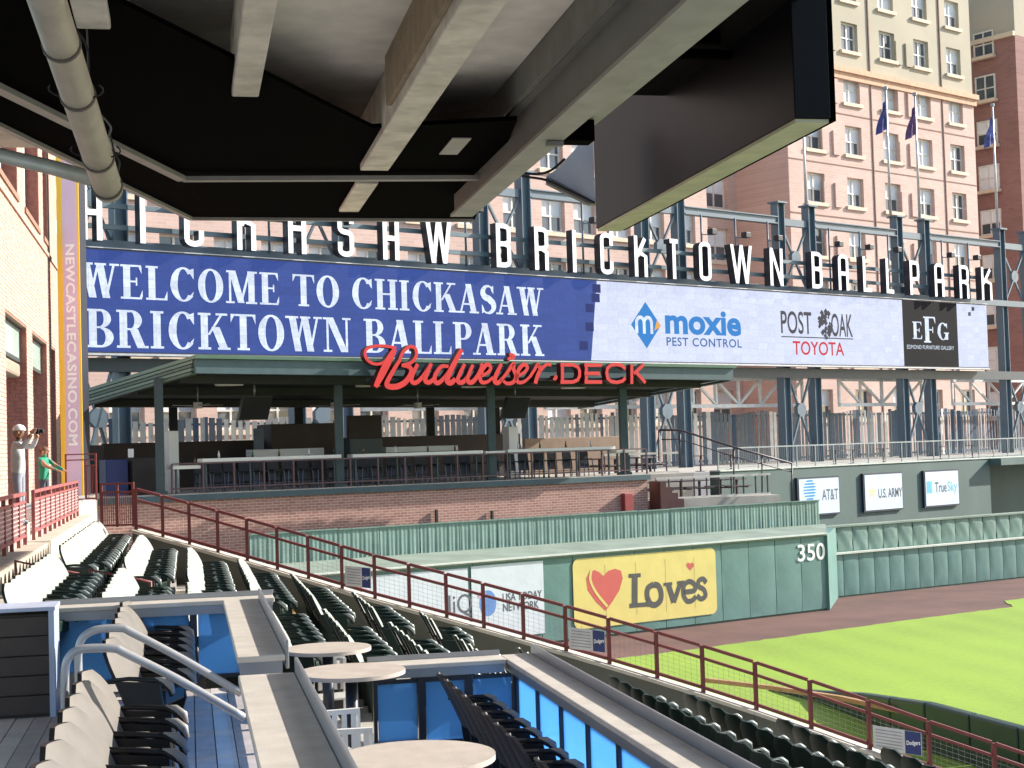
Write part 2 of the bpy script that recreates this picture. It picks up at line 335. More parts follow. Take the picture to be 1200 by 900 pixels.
b = MB(); pts = [(330, 770), (600, 735), (1000, 690), (1200, 660), (1420, 640), (1700, 900), (800, 900), (500, 860)]
b.add([at_z(x, y, -6.62) for x, y in pts], [tuple(range(len(pts)))])
tag(b.build('warning_track', M_dirt), kind='structure')
b = MB(); pts = [(600, 786), (690, 775), (760, 767), (841, 757), (950, 742), (1060, 727), (1187, 711), (1177, 704), (1300, 689), (1600, 662), (2600, 760), (1400, 980), (900, 900), (640, 830)]
jag = []
for k in range(len(pts)):
    a_, c_ = at_z(*pts[k], -6.6), at_z(*pts[(k+1) % len(pts)], -6.6); jag.append(a_)
    if k < 8:
        n = int((c_-a_).length/0.35); s_ = Vector((-(c_-a_).y, (c_-a_).x, 0)).normalized()
        for j in range(1, n): jag.append(a_+(c_-a_)*(j/n)+s_*random.uniform(-0.07, 0.07))
b.add(jag, [tuple(range(len(jag)))])
tag(b.build('grass_field', M_grass), kind='structure')

# ---------------------------------------------------------------- outfield walls
WA = Wall(gp(540, 49.6), gp(965, 59.1))
root = thing('outfield_wall', WA.P(WA.t(700), FIELD), 'tall green padded outfield wall with the yellow advertisement and the distance 350', 'wall')
tA0, tA1 = WA.t(330), WA.t(965)
b = MB(); b.wbox(WA, tA0, tA1, FIELD-0.1, -3.76, -0.5, -0.14); b.build('backing', M_dgreen, root)
n = 17; pw = (tA1-tA0)/n
for i in range(n):
    b = MB(); a0, a1 = tA0+i*pw+0.012, tA0+(i+1)*pw-0.012
    bulge = 0.008+0.015*random.random()
    rows = 7; cols = 4; vs_ = []
    for r_ in range(rows+1):
        for c in range(cols+1):
            u_, v_ = c/cols, r_/rows
            off = bulge*(1-(2*u_-1)**4)*(1-(2*v_-1)**6)+0.008*math.sin(9*v_+i)*math.sin(7*u_+2*i)
            vs_.append(WA.P(a0+(a1-a0)*u_, FIELD+0.06+(2.80)*v_, -0.1+off))
    b.add(vs_, [(r_*(cols+1)+c, r_*(cols+1)+c+1, (r_+1)*(cols+1)+c+1, (r_+1)*(cols+1)+c) for r_ in range(rows) for c in range(cols)], 0, True)
    b.wbox(WA, a0, a1, FIELD+0.06, FIELD+2.86, -0.139, -0.1)
    b.build('pad', M_pad, root, fix=False)
WF = Wall(gp(370, 50.5), gp(957, 63))
b = MB(); poly = [WA.P(tA0, -3.757, 0.0), WA.P(tA1, -3.757, 0.0), WF.P(WF.t(957)+0.3, -3.60, 0), WF.P(WF.t(300), -3.60, 0)]
b.prism(poly, (0, 0, 0.06)); b.build('coping_ledge', mat('weathered_green_concrete', srgb(128, 142, 128), 0.85, 0.18, 1.0, 0.3, 20), root)
b = MB(); b.wbox(WA, tA0, tA1, -3.70, -3.66, -0.25, 0.05); b.build('edge_trim', mat('pale_trim', srgb(190, 196, 185), 0.6), root)
# step back at the end of the tall wall
e0 = WA.P(tA1, 0); WB = Wall(gp(968, 63.2), gp(1200, 69.8))
b = MB(); p0, p1 = WA.P(tA1, 0, 0), WB.P(WB.t(975), 0, 0)
b.hexa([Vector((p.x, p.y, z)) for z in (FIELD, -3.72) for p in (p0, p1, p1+Vector((-0.3, 0.25, 0)), p0+Vector((-0.3, 0.25, 0)))]); b.build('return_pad', M_pad, root)

root = thing('pleated_fence', WF.P(WF.t(700), -3.6), 'low pleated green fabric fence below the brick deck', 'fence')
f0, f1 = WF.t(290), WF.t(957); n = 16; pw = (f1-f0)/n
for i in range(n):
    b = MB(); a0, a1 = f0+i*pw+0.01, f0+(i+1)*pw-0.01; K = 56; vs_ = []
    ph = random.random()*6; top = -2.58+0.02*random.random()
    for k in range(K+1):
        u_ = k/K; o_ = 0.010*math.sin(u_*60+ph)+0.009*math.sin(u_*23+2*ph)
        for z_, s_ in ((-3.56, 1.0), (-3.2, 0.8), (top, 0.35)): vs_.append(WF.P(a0+(a1-a0)*u_, z_, o_*s_))
    b.add(vs_, [(3*k+j, 3*k+3+j, 3*k+4+j, 3*k+1+j) for k in range(K) for j in (0, 1)], 0, True)
    b.wbox(WF, a0, a1, top, top+0.04, -0.06, 0.06)
    b.wbox(WF, a0+0.02, a1-0.02, -3.56, top, -0.16, -0.1)
    b.build('panel', M_pad2, root, fix=False)

root = thing('outfield_wall', WB.P(WB.t(1100), FIELD), 'lower green padded outfield wall to the right of the number 350', 'wall')
tB0, tB1 = WB.t(966), WB.t(1290)
b = MB(); b.wbox(WB, tB0, tB1, FIELD-0.1, -4.84, -0.6, -0.12); b.wbox(WB, tB0, tB1, -4.84, -3.75, -0.9, -0.42); b.build('backing', M_dgreen, root)
b = MB(); b.wbox(WB, tB0+0.3, tB1, -4.84, -4.78, -0.41, 0.03); b.build('edge_trim', MATS['pale_trim'], root)
b = MB(); b.wbox(WB, tB0, tB1, -3.75, -3.68, -0.9, -0.30); b.build('coping', MATS['weathered_green_concrete'], root)
n = 20; pw = (tB1-tB0)/n
for i in range(n):
    a0, a1 = tB0+i*pw+0.012, tB0+(i+1)*pw-0.012
    for z0, z1, o0, wr in ((FIELD+0.05, -4.86, -0.1, 0.012), (-4.77, -3.77, -0.4, 0.05)):
        b = MB(); rows, cols = 8, 6; vs_ = []; ph = random.random()*6
        for r_ in range(rows+1):
            for c in range(cols+1):
                u_, v_ = c/cols, r_/rows
                off = 0.022*(1-(2*u_-1)**4)*(1-(2*v_-1)**6)+0.42*wr*math.sin(8*(u_+0.7*v_)+ph)*math.sin(5*v_*u_+ph)
                vs_.append(WB.P(a0+(a1-a0)*u_, z0+(z1-z0)*v_, o0+max(-0.015, off)))
        b.add(vs_, [(r_*(cols+1)+c, r_*(cols+1)+c+1, (r_+1)*(cols+1)+c+1, (r_+1)*(cols+1)+c) for r_ in range(rows) for c in range(cols)], 0, True)
        b.build('pad', M_pad2 if z0 > -5 else M_pad, root, fix=False)

# dark green retaining wall behind, with three advertisement boards and a railing on it
WC = Wall(gp(940, 72), gp(1200, 84))
root = thing('retaining_wall', WC.P(WC.t(1050), FIELD), 'dark green retaining wall carrying three white advertisement boards', 'wall')
c0, c1 = WC.t(842), WC.t(1300); dk = WC.t(1158)
b = MB(); b.wbox(WC, c0, dk, FIELD, -1.38, -0.6, 0); b.wbox(WC, dk, c1, -1.75, -1.38, -4.5, 0.7); b.wbox(WC, dk, c1, FIELD, -1.75, -5, -4.5)
b.build('wall_face', mat('grey_green_paint', srgb(78, 98, 94), 0.7, 0.14, 0.5), root)
b = MB(); b.wbox(WC, c0, c1, -1.38, -1.32, -0.6, 0.05); b.build('coping', MATS['pale_trim'], root)
rl = thing('railing', WC.P(WC.t(1050), -1.32), 'long steel railing along the top of the dark green retaining wall', 'railing')
M_galv = mat('galvanised_steel', (0.24, 0.28, 0.30), 0.4, 0.1, 2, metal=0.5)
b = MB(); b.wbox(WC, c0, c1, -0.38, -0.32, -0.15, -0.09); b.build('top_rail', M_galv, rl)
b = MB(); b.wbox(WC, c0, c1, -1.24, -1.2, -0.14, -0.1); b.build('bottom_rail', M_galv, rl)
k = c0+0.02
while k < c1:
    b = MB(); b.wbox(WC, k, k+0.05, -1.32, -0.38, -0.145, -0.095); b.build('post', M_galv, rl); k += 1.35
b = MB(); k = c0
while k < c1:
    b.wbox(WC, k, k+0.01, -1.2, -0.38, -0.125, -0.115); k += 0.135
tag(b.build('baluster_row', M_galv, rl), kind='stuff')

# ---------------------------------------------------------------- brick party deck behind the fence
WD = Wall(gp(200, 52.6), gp(757, 63.4))
DF = -1.28                                    # deck floor level
d0, d1 = WD.t(85), WD.t(757)
M_dbrick = brick_mat('deck_brick', WD.u, (srgb(172, 132, 118), srgb(152, 112, 100)), srgb(196, 178, 166), 0.3, 0.1, 0.02, 0.1)
root = thing('brick_deck', WD.P(WD.t(480), FIELD), 'brick podium that carries the party deck above the outfield', 'deck')
b = MB(); b.wbox(WD, d0, d1, FIELD, DF-0.24, -9, 0); b.build('brick_base', M_dbrick, root)
b = MB(); b.wbox(WD, d0, d1+0.1, DF-0.24, DF-0.03, -9, 0.12); b.build('edge_beam', mat('deck_edge_green', srgb(64, 86, 92), 0.6), root)
b = MB(); b.wbox(WD, d0, d1+0.1, DF-0.03, DF, -9, 0.05); b.build('floor_slab', M_conc, root)
# red box on the brick wall near the stairs
tx, tz = WD.hit(733, 588); b = MB(); b.wbox(WD, tx-0.22, tx+0.22, tz-0.4, tz+0.35, 0.002, 0.25)
tag(b.build('hose_cabinet', mat('red_cabinet', srgb(150, 62, 60), 0.5), bevel=0.03), 'small red cabinet against the brick wall beside the picnic terrace', 'cabinet')
for px, py in ((510, 605), (575, 606)):
    tx, tz = WD.hit(px, py); b = MB(); b.wbox(WD, tx-0.05, tx+0.05, tz-0.6, tz+0.25, 0.05, 0.15)
    tag(b.build('bollard_post', M_black, bevel=0.01), 'short black post in front of the brick wall, the %s of two' % ('left' if px == 510 else 'right'), 'post')

# ---------------------------------------------------------------- picnic terraces right of the deck
WP = Wall(gp(757, 63.9), gp(905, 66.6))
def terr(name, lab, px0, px1, z, depth, off):
    t0, t1 = WP.t(px0), WP.t(px1); b = MB(); b.wbox(WP, t0, t1, FIELD, z, off-depth, off)
    return tag(b.build(name, M_conc), kind='structure')
terr('picnic_terrace', '', 758, 912, -2.42, 2.6, 0.0)
terr('upper_terrace', '', 745, 850, -1.38, 10, -2.62)
# ================================================================ video board, name sign, steel frame
WV = Wall(gp(98, 60), gp(1162, 100))
V0, V1, VB, VT = WV.t(84), WV.t(1162), 4.24, 8.30
root = thing('video_board', WV.P((V0+V1)/2, VB), 'long electronic video board reading WELCOME TO CHICKASAW BRICKTOWN BALLPARK', 'screen')
b = MB(); b.wbox(WV, V0-0.05, V1+0.05, VB-0.06, VT+0.06, -0.55, -0.02); b.build('cabinet', mat('board_cabinet', srgb(60, 66, 74), 0.5), root)
b = MB(); b.wbox(WV, V0-0.05, V1+0.05, VT+0.06, VT+0.1, -0.5, 0.06); b.wbox(WV, V0-0.05, V1+0.05, VB-0.14, VB-0.06, -0.5, 0.06); b.build('frame', mat('board_frame', srgb(170, 172, 178), 0.4, metal=0.4), root)
S_blue = screen_mat('led_blue', srgb(62, 84, 156), 0.53, 0.07, WV.u)
S_white = screen_mat('led_white', srgb(204, 212, 236), 0.60, 0.06, WV.u)
S_let = screen_mat('led_letter', srgb(212, 224, 242), 0.60, 0.12, WV.u)
S_dkblue = screen_mat('led_dark_blue', srgb(36, 50, 112), 0.53)
S_cyan = screen_mat('led_cyan', srgb(46, 130, 205), 0.53)
S_navy = screen_mat('led_navy', srgb(50, 100, 165), 0.53)
S_grey = screen_mat('led_grey', srgb(72, 72, 80), 0.53)
S_red = screen_mat('led_red', srgb(205, 52, 66), 0.53)
S_blk = screen_mat('led_black', srgb(30, 30, 34), 0.53)
S_or = screen_mat('led_orange', srgb(235, 170, 80), 0.53)
def wv(px, py): return WV.hit(px, py)
ta, tb_ = WV.t(705.5), WV.t(696)
b = MB(); b.add([WV.P(V0, VB, 0), WV.P(tb_, VB, 0), WV.P(ta, VT, 0), WV.P(V0, VT, 0)], [(0,1,2,3)]); b.build('blue_image_area', S_blue, root, fix=False)
b = MB(); b.add([WV.P(tb_, VB, 0), WV.P(V1, VB, 0), WV.P(V1, VT, 0), WV.P(ta, VT, 0)], [(0,1,2,3)]); b.build('white_image_area', S_white, root, fix=False)
serif_on(WV, 'WELCOME TO CHICKASAW', WV.t(97), WV.t(642), 6.38, 7.76, 0.012, S_let, root)
serif_on(WV, 'BRICKTOWN BALLPARK', WV.t(103), WV.t(640.5), 4.41, 5.93, 0.012, S_let, root)
for px, py in ((698, 349), (691, 361), (691, 383), (684, 405), (699, 338)):
    t_, z_ = wv(px, py); b = MB(); b.add([WV.P(t_-0.28, z_-0.22, 0.006), WV.P(t_+0.28, z_-0.22, 0.006), WV.P(t_+0.28, z_+0.22, 0.006), WV.P(t_-0.28, z_+0.22, 0.006)], [(0,1,2,3)]); b.build('dim_module', S_dkblue, root, fix=False)
t_, z_ = wv(757, 381); b = MB(); hw = (WV.t(775)-WV.t(740))/2
b.add([WV.P(t_-hw, z_, .006), WV.P(t_, z_-1.22, .006), WV.P(t_+hw, z_, .006), WV.P(t_, z_+1.22, .006)], [(0,1,2,3)]); b.build('diamond_logo', S_cyan, root, fix=False)
b = MB(); b.add([WV.P(t_+hw*0.55, z_-0.28, .009), WV.P(t_+hw*1.0, z_-0.05, .009), WV.P(t_+hw*0.75, z_+0.3, .009)], [(0,1,2)]); b.build('orange_corner', S_or, root, fix=False)
mm = []
for q in ([(0,0),(0,0.75)], [(0,0.55)]+arc(0.27,0.6,0.27,0.3,180,0,8)+[(0.54,0)], [(0.54,0.55)]+arc(0.81,0.6,0.27,0.3,180,0,8)+[(1.08,0)]): mm += strip(*ribbon(q, 0.2))
b = MB(); t0 = WV.t(750.5); k = (WV.t(770)-t0)/1.2
for i, q in enumerate(mm): b.add([WV.P(t0+x*k, z_-0.45+y*0.95, .011+0.001*(i%3)) for x, y in q], [tuple(range(4))])
b.build('letter', S_let, root, fix=False)
def tv(s, pxa, pxb, pyT, pyB, m_, off=0.009, **kw):
    pm = (pxa+pxb)/2; return text_on(WV, s, WV.t(pxa), WV.t(pxb), wv(pm, pyB)[1], wv(pm, pyT)[1], off, m_, root, **kw)
tv('moxie', 784, 873, 364, 393, S_cyan, offset=0.035)
tv('PEST CONTROL', 785, 873, 396.5, 406.5, S_navy, offset=0.012, spacing=1.1)
tv('POST', 920, 956, 365, 391.5, S_grey, offset=0.012); tv('OAK', 979, 1004, 368, 395, S_grey, offset=0.012)
tv('TOYOTA', 933, 993, 400.5, 416.5, S_red, offset=0.012)
b = MB(); ta, tb_ = WV.t(920), WV.t(1004); zz = wv(962, 396)[1]; b.add([WV.P(ta, zz-.03, .007), WV.P(tb_, zz-.03, .007), WV.P(tb_, zz+.03, .007), WV.P(ta, zz+.03, .007)], [(0,1,2,3)]); b.build('rule_line', S_grey, root, fix=False)
b = MB(); t_, z_ = wv(967, 383)
for i in range(46):
    a = random.random()*2*PI; r = math.sqrt(random.random()); x = t_+0.62*r*math.cos(a); z = z_+0.15+0.85*r*math.sin(a); s_ = 0.09+0.1*random.random()
    b.add([WV.P(x-s_, z, .007+i*0.0004), WV.P(x, z-s_, .007+i*0.0004), WV.P(x+s_, z, .007+i*0.0004), WV.P(x, z+s_, .007+i*0.0004)], [(0,1,2,3)])
b.add([WV.P(t_-0.07, z_-0.75, .03), WV.P(t_+0.07, z_-0.75, .03), WV.P(t_+0.05, z_, .03), WV.P(t_-0.05, z_, .03)], [(0,1,2,3)])
b.build('tree_logo', S_grey, root, fix=False)
ta, tb_ = WV.t(1063), WV.t(1127); b = MB(); b.add([WV.P(ta, VB, .008), WV.P(tb_, VB, .008), WV.P(tb_, VT, .008), WV.P(ta, VT, .008)], [(0,1,2,3)]); b.build('black_image_area', S_blk, root, fix=False)
za = wv(1095, 398)[1]; zb = wv(1095, 378)[1]
serif_on(WV, 'E', WV.t(1074), WV.t(1086), za, zb, .012, S_let, root); serif_on(WV, 'F', WV.t(1087), WV.t(1102), za-0.2, zb+0.35, .012, S_let, root); serif_on(WV, 'G', WV.t(1103), WV.t(1117), za, zb, .012, S_let, root)
tv('EDMOND FURNITURE GALLERY', 1067, 1122, 405, 409.5, S_let, off=0.012)
for px, py in ((1136, 368), (1140, 362)):
    t_, z_ = wv(px, py); b = MB(); b.add([WV.P(t_-.15, z_-.12, .006), WV.P(t_+.15, z_-.12, .006), WV.P(t_+.15, z_+.12, .006), WV.P(t_-.15, z_+.12, .006)], [(0,1,2,3)]); b.build('dead_module', S_grey, root, fix=False)

# ---------------------------------------------------------------- tall channel letters above the board
M_face = mat('white_letter_face', (0.86, 0.87, 0.88), 0.4, 0.03, 1); M_side = mat('navy_letter_side', srgb(30, 32, 44), 0.5)
sg = thing('name_sign', WV.P((V0+V1)/2, VT+0.1), 'tall condensed white letters spelling the ballpark name above the video board', 'sign')
LET = [('C',45,67),('H',94,118),('I',160,171),('C',214,237),('K',276,298),('H',336,357),('S',394,413),('A',447,466),('W',497,528),
 ('B',580,597),('R',625,641),('I',667,676),('C',702,717),('K',742,757),('T',782,795),('O',818,832),('W',855,880),('N',901,916),
 ('B',950,962),('A',981,993),('L',1010,1021),('L',1037,1047),('P',1065,1076),('A',1094,1105),('R',1123,1134),('K',1149,1161)]
LZ0, LZ1 = VT+0.28, VT+0.28+2.12
for ch, xa, xb in LET:
    ta, tb_ = WV.t(xa), WV.t(xb); sw = 0.235; x0, x1 = ta+sw/2, tb_-sw/2
    if ch == 'I': x0 = x1 = (ta+tb_)/2
    b = MB(); j = 0
    for path in block(ch):
        P2 = [(x0+(x1-x0)*x, LZ0+sw/2+(LZ1-LZ0-sw)*y) for x, y in path]
        if len(path) == 2 and path[0][0] == path[1][0]:      # plain stem: run to the full height
            P2 = [(P2[0][0], LZ0 if path[0][1] == 0 else P2[0][1]), (P2[1][0], LZ1 if path[1][1] == 1 else P2[1][1])]
        if ch in 'WN' and path[0][0] != path[1][0]: P2 = [(P2[0][0], LZ1 if path[0][1] else LZ0), (P2[1][0], LZ1 if path[1][1] else LZ0)]
        for end in (0, -1):
            if path[end] in ((0,0),(1,0)) and ch in 'AKR' and len(path) > 2: P2[end] = (P2[end][0], LZ0)
        if ch in 'WN' and path[0][0] != path[1][0]:
            L = [(x-sw*0.5, z) for x, z in P2]; R = [(x+sw*0.5, z) for x, z in P2]
        else: L, R = ribbon(P2, sw)
        j += 1; o1 = 0.55+0.004*j; o0 = 0.1+0.004*j; n_ = len(L)
        b.add([WV.P(x, z, o1) for x, z in L]+[WV.P(x, z, o1) for x, z in R], [(i, n_+i, n_+i+1, i+1) for i in range(n_-1)], 0)
        for E, s_ in ((L, 1), (R, -1)):
            b.add([WV.P(x, z, o1) for x, z in E]+[WV.P(x, z, o0) for x, z in E], [(i, i+1, n_+i+1, n_+i) for i in range(n_-1)], 1)
        for i in (0, n_-1): b.add([WV.P(*L[i], o1), WV.P(*R[i], o1), WV.P(*R[i], o0), WV.P(*L[i], o0)], [(0,1,2,3)], 1)
        b.add([WV.P(x, z, o0) for x, z in L]+[WV.P(x, z, o0) for x, z in R], [(i, i+1, n_+i+1, n_+i) for i in range(n_-1)], 1)
    b.build('letter', [M_face, M_side], sg, fix=False)

# ---------------------------------------------------------------- steel frame that carries board and letters
fr = thing('steel_frame', WV.P((V0+V1)/2, -1.4, -1), 'blue grey steel frame of paired columns behind the video board', 'steel frame')
COLS = [(100, 157), (364, 420), (586, 637), (776, 819), (937, 973), (1076, 1108), (1196, 1226)]
def icol(t, z0, z1, o):   # H-section column
    b = MB(); w_, f_ = 0.30, 0.05
    b.wbox(WV, t-w_, t-w_+f_, z0, z1, o-0.27, o+0.27); b.wbox(WV, t+w_-f_, t+w_, z0, z1, o-0.27, o+0.27); b.wbox(WV, t-w_+f_, t+w_-f_, z0, z1, o-0.04, o+0.04)
    b.wbox(WV, t-w_-0.12, t+w_+0.12, z1, z1+0.1, o-0.4, o+0.4)
    return b
M_stl2 = M_steel
for xa, xb in COLS:
    ts = [WV.t(x) for x in (xa, xb)]
    for t in ts: icol(t, -1.4, 13.6, -1.0).build('column', M_stl2, fr)
    a, c = ts[0]+0.32, ts[1]-0.32
    for z0, z1 in ((8.75, 12.3), (-0.7, 4.0)):
        for za, zb in ((z0, z1), (z1, z0)):
            b = MB(); o = -1.0+(0.06 if za < zb else -0.06); b.bar(WV.P(a, za, o), WV.P(c, zb, o), 0.1, 0.14, WV.n); b.build('brace', M_stl2, fr)
        m_ = (a+c)/2; zc = (z0+z1)/2; b = MB(); pl = [WV.P(m_+0.42*math.cos(k*PI/4+PI/8), zc+0.42*math.sin(k*PI/4+PI/8), -1.13) for k in range(8)]
        b.prism(pl, WV.n*0.26); b.build('gusset_plate', M_stl2, fr)
    b = MB(); b.wbox(WV, a, c, 12.35, 12.75, -1.15, -0.85); b.build('tie_beam', M_stl2, fr)
E = [WV.t(x) for pr in COLS for x in pr]; E = [WV.t(60)]+E
for i in range(0, len(E)-1, 2):
    a, c = E[i]+0.32, E[i+1]-0.32
    b = MB(); b.wbox(WV, a, c, 12.42, 12.8, -0.92, -0.80); b.wbox(WV, a, c, 12.76, 12.82, -1.15, -0.70); b.wbox(WV, a, c, 12.38, 12.44, -1.15, -0.70); b.build('chord', M_stl2, fr)
for z in (9.15, 10.0):
    b = MB(); b.wbox(WV, WV.t(84), WV.t(1165), z, z+0.2, -0.22, -0.06); b.build('letter_rail', mat('rail_steel', srgb(92, 110, 118), 0.45), fr)
b = MB(); b.wbox(WV, V0, WV.t(1230), VT+0.12, VT+0.5, -0.9, -0.62); b.build('lower_beam', M_stl2, fr)
b = MB(); b.wbox(WV, V0, WV.t(1230), VB-0.75, VB-0.2, -0.95, -0.65); b.build('lower_beam', mat('dark_steel', srgb(48, 60, 68), 0.5), fr)
for i, px in enumerate((300, 330, 538, 562, 700, 730, 840, 880, 918, 990, 1026, 1059, 1122, 1153)):
    t = WV.t(px); lp = thing('floodlight', WV.P(t, 8.6, -0.6), '', 'light', 'floodlights above the letters')
    lp['label'] = '%s thin floodlight post between the steel columns, counted from the left' % ['first','second','third','fourth','fifth','sixth','seventh','eighth','ninth','tenth','eleventh','twelfth','thirteenth','last'][i]
    b = MB(); b.tube([WV.P(t, 8.7, -0.6), WV.P(t, 12.4, -0.6)], 0.055, 6); b.build('post', M_stl2, lp)
    b = MB(); b.bar(WV.P(t+0.05, 11.3, -0.55), WV.P(t+0.55, 11.3, -0.4), 0.05, 0.05); b.build('arm', M_stl2, lp)
    b = MB(); b.wbox(WV, t+0.4, t+0.8, 11.3, 11.62, -0.55, -0.15); b.build('lamp_head', M_side, lp, bevel=0.03)
flag_c = mat('flag_cloth', srgb(62, 66, 120), 0.8, 0.35, 2)
for i, (px, py, lab) in enumerate(((971, 130, 'bare thin pole'), (1070, 105, 'pole with a drooping dark blue flag'), (1104, 112, 'pole with a limp blue and red flag'), (1195, 125, 'pole with a limp blue and white flag'))):
    t = WV.t(px); zt = WV.hit(px, py)[1]
    fp = thing('flagpole', WV.P(t, 13.7, -1), '%s, %s flagpole from the left' % (lab, ['first','second','third','fourth'][i]), 'flagpole', 'flagpoles on the steel columns')
    b = MB(); b.tube([WV.P(t, 13.7, -1), WV.P(t, zt, -1)], [0.1, 0.055], 8); b.build('pole', mat('pole_aluminium', (0.55, 0.55, 0.56), 0.4, metal=0.5), fp)
    b = MB(); b.disc(WV.P(t, zt, -1), 0.13, 0.2, 10); b.build('finial', M_galv, fp)
    if i:
        b = MB(); vs_ = []; R_ = 10; C_ = 8
        for r_ in range(R_+1):
            for c in range(C_+1):
                v_ = r_/R_; u_ = c/C_; wdt = 0.25+0.75*v_
                vs_.append(WV.P(t-0.08-wdt*u_, zt-0.6-1.9*v_-0.5*u_, -1+0.14*math.sin(u_*9+v_*3)*(0.3+u_)))
        b.add(vs_, [(r_*(C_+1)+c, r_*(C_+1)+c+1, (r_+1)*(C_+1)+c+1, (r_+1)*(C_+1)+c) for r_ in range(R_) for c in range(C_)], 0, True)
        o = b.build('flag', flag_c if i < 2 else mat('flag_cloth_%d' % i, srgb(90, 60, 100) if i == 2 else srgb(90, 96, 150), 0.8, 0.6, 3), fp, fix=False)

# ---------------------------------------------------------------- slatted fence, white bridge trusses below the board
WS = Wall(gp(98, 60), gp(1162, 100), -4.0)
SL = [mat('slat_pale', srgb(188, 186, 178), 0.6), mat('slat_grey', srgb(112, 120, 126), 0.6), mat('slat_blue', srgb(60, 84, 106), 0.5), mat('slat_white', srgb(222, 220, 212), 0.5)]
s0, s1 = WS.t(84), WS.t(1245); pw = 6.2; n = int((s1-s0)/pw)
names = ['first','second','third','fourth','fifth','sixth','seventh','eighth','ninth','tenth','eleventh','twelfth','thirteenth','fourteenth','fifteenth']
for i in range(n):
    a0 = s0+i*pw; fn = thing('slat_fence', WS.P(a0+pw/2, -1.4), '%s bay from the left of the tall vertical slat fence behind the steel columns' % names[min(i, 14)], 'fence', 'slat fence bays')
    b = MB(); b.wbox(WS, a0, a0+0.14, -1.4, 1.72, -0.1, 0.06); b.build('post', M_stl2, fn)
    b = MB(); b.wbox(WS, a0+0.14, a0+pw, -1.2, -1.1, -0.06, 0.0); b.wbox(WS, a0+0.14, a0+pw, 1.35, 1.45, -0.06, 0.0); b.build('rail', M_stl2, fn)
    k = 0; x = a0+0.22
    base = random.choice([0, 0, 1, 3]) if x < WS.t(900) else random.choice([1, 1, 2])
    while x < a0+pw-0.2:
        ty = base if random.random() < 0.7 else random.choice([1, 2, 3])
        wdt = 0.26; b = MB(); z1 = 1.6+0.1*math.sin(i*2.1+k*0.5); tw = random.uniform(-0.05, 0.05)
        b.hexa([WS.P(x, -1.35, .02+tw), WS.P(x+wdt, -1.35, .02-tw), WS.P(x+wdt, -1.35, .045-tw), WS.P(x, -1.35, .045+tw), WS.P(x, z1, .02+tw), WS.P(x+wdt, z1, .02-tw), WS.P(x+wdt, z1, .045-tw), WS.P(x, z1, .045+tw)])
        b.build('slat', SL[ty], fn); x += wdt+0.1; k += 1
WT = Wall(gp(98, 60), gp(1162, 100), -2.2)
M_tr = mat('bridge_white', srgb(205, 206, 204), 0.5)
for i, (xa, xb) in enumerate(((425, 583), (640, 772), (786, 942), (985, 1082), (1118, 1240))):
    a, c = WT.t(xa), WT.t(xb)
    br_ = thing('white_truss', WT.P((a+c)/2, 1.8), '%s white steel truss span from the left under the video board' % names[i], 'truss', 'white bridge trusses')
    for z in (1.85, 3.4):
        b = MB(); b.wbox(WT, a, c, z, z+0.2, -0.12, 0.12); b.build('chord', M_tr, br_)
    nb = max(4, round((c-a)/2.0)); st = (c-a)/nb
    for k in range(nb+1):
        b = MB(); b.wbox(WT, a+k*st-0.07, a+k*st+0.07, 2.05, 3.4, -0.07, 0.07); b.build('vertical', M_tr, br_)
        if k < nb:
            b = MB(); up = k >= nb/2
            b.bar(WT.P(a+k*st+0.07, 2.05 if up else 3.4, 0), WT.P(a+(k+1)*st-0.07, 3.4 if up else 2.05, 0), 0.12, 0.14, WT.n); b.build('diagonal', M_tr, br_)

# ---------------------------------------------------------------- hotel and neighbours
HB = gp(1014, 114); WH = Wall(HB, HB+WV.u*10)
M_hb = brick_mat('hotel_brick', WH.u, (srgb(204, 176, 164), srgb(196, 167, 154)), srgb(204, 184, 174), 0.6, 0.2, 0.03, 0.08, bump=0.1)  # brick paled and mortar contrast lowered to paint in distance haze
M_hst = mat('beige_stucco', srgb(178, 170, 150), 0.9, 0.07, 0.3, 0.1, 20)
M_sill = mat('cast_stone', srgb(214, 196, 172), 0.8, 0.06, 1)
M_glass = mat('window_glass', (0.10, 0.12, 0.14), 0.06, 0.4, 0.4, spec=0.9)
M_curt = mat('curtain', srgb(226, 230, 232), 0.8, 0.1, 0.6)
M_frame = mat('window_frame_white', srgb(216, 214, 206), 0.5)
M_joint = mat('joint_grey', srgb(128, 96, 82), 0.8)
hotel = thing('hotel', WH.P(WH.t(1050), -1.4), 'tall salmon brick hotel with beige top storeys behind the video board', 'building')
LVL = [2.4, 6.3, 10.3, 14.3, 18.2, 22.1, 26.0, 29.95, 33.8]
def wallcut(b, W, t0, t1, z0, z1, holes, o, th=0.0):
    """wall sheet with rectangular openings, by cutting the rectangle into a grid"""
    ts = sorted(set([t0, t1]+[h[0] for h in holes]+[h[1] for h in holes])); zs = sorted(set([z0, z1]+[h[2] for h in holes]+[h[3] for h in holes]))
    ts = [t for t in ts if t0 <= t <= t1]; zs = [z for z in zs if z0 <= z <= z1]
    for i in range(len(ts)-1):
        for j in range(len(zs)-1):
            cx, cz = (ts[i]+ts[i+1])/2, (zs[j]+zs[j+1])/2
            if any(h[0] < cx < h[1] and h[2] < cz < h[3] for h in holes): continue
            b.add([W.P(ts[i], zs[j], o), W.P(ts[i+1], zs[j], o), W.P(ts[i+1], zs[j+1], o), W.P(ts[i], zs[j+1], o)], [(0,1,2,3)])
    for h in holes:   # reveals
        a, c, z_0, z_1 = h[:4]
        if th: b.add([W.P(t, z, oo) for oo in (o, o-th) for t, z in ((a, z_0), (c, z_0), (c, z_1), (a, z_1))], [(0,1,5,4),(1,2,6,5),(2,3,7,6),(3,0,4,7)])
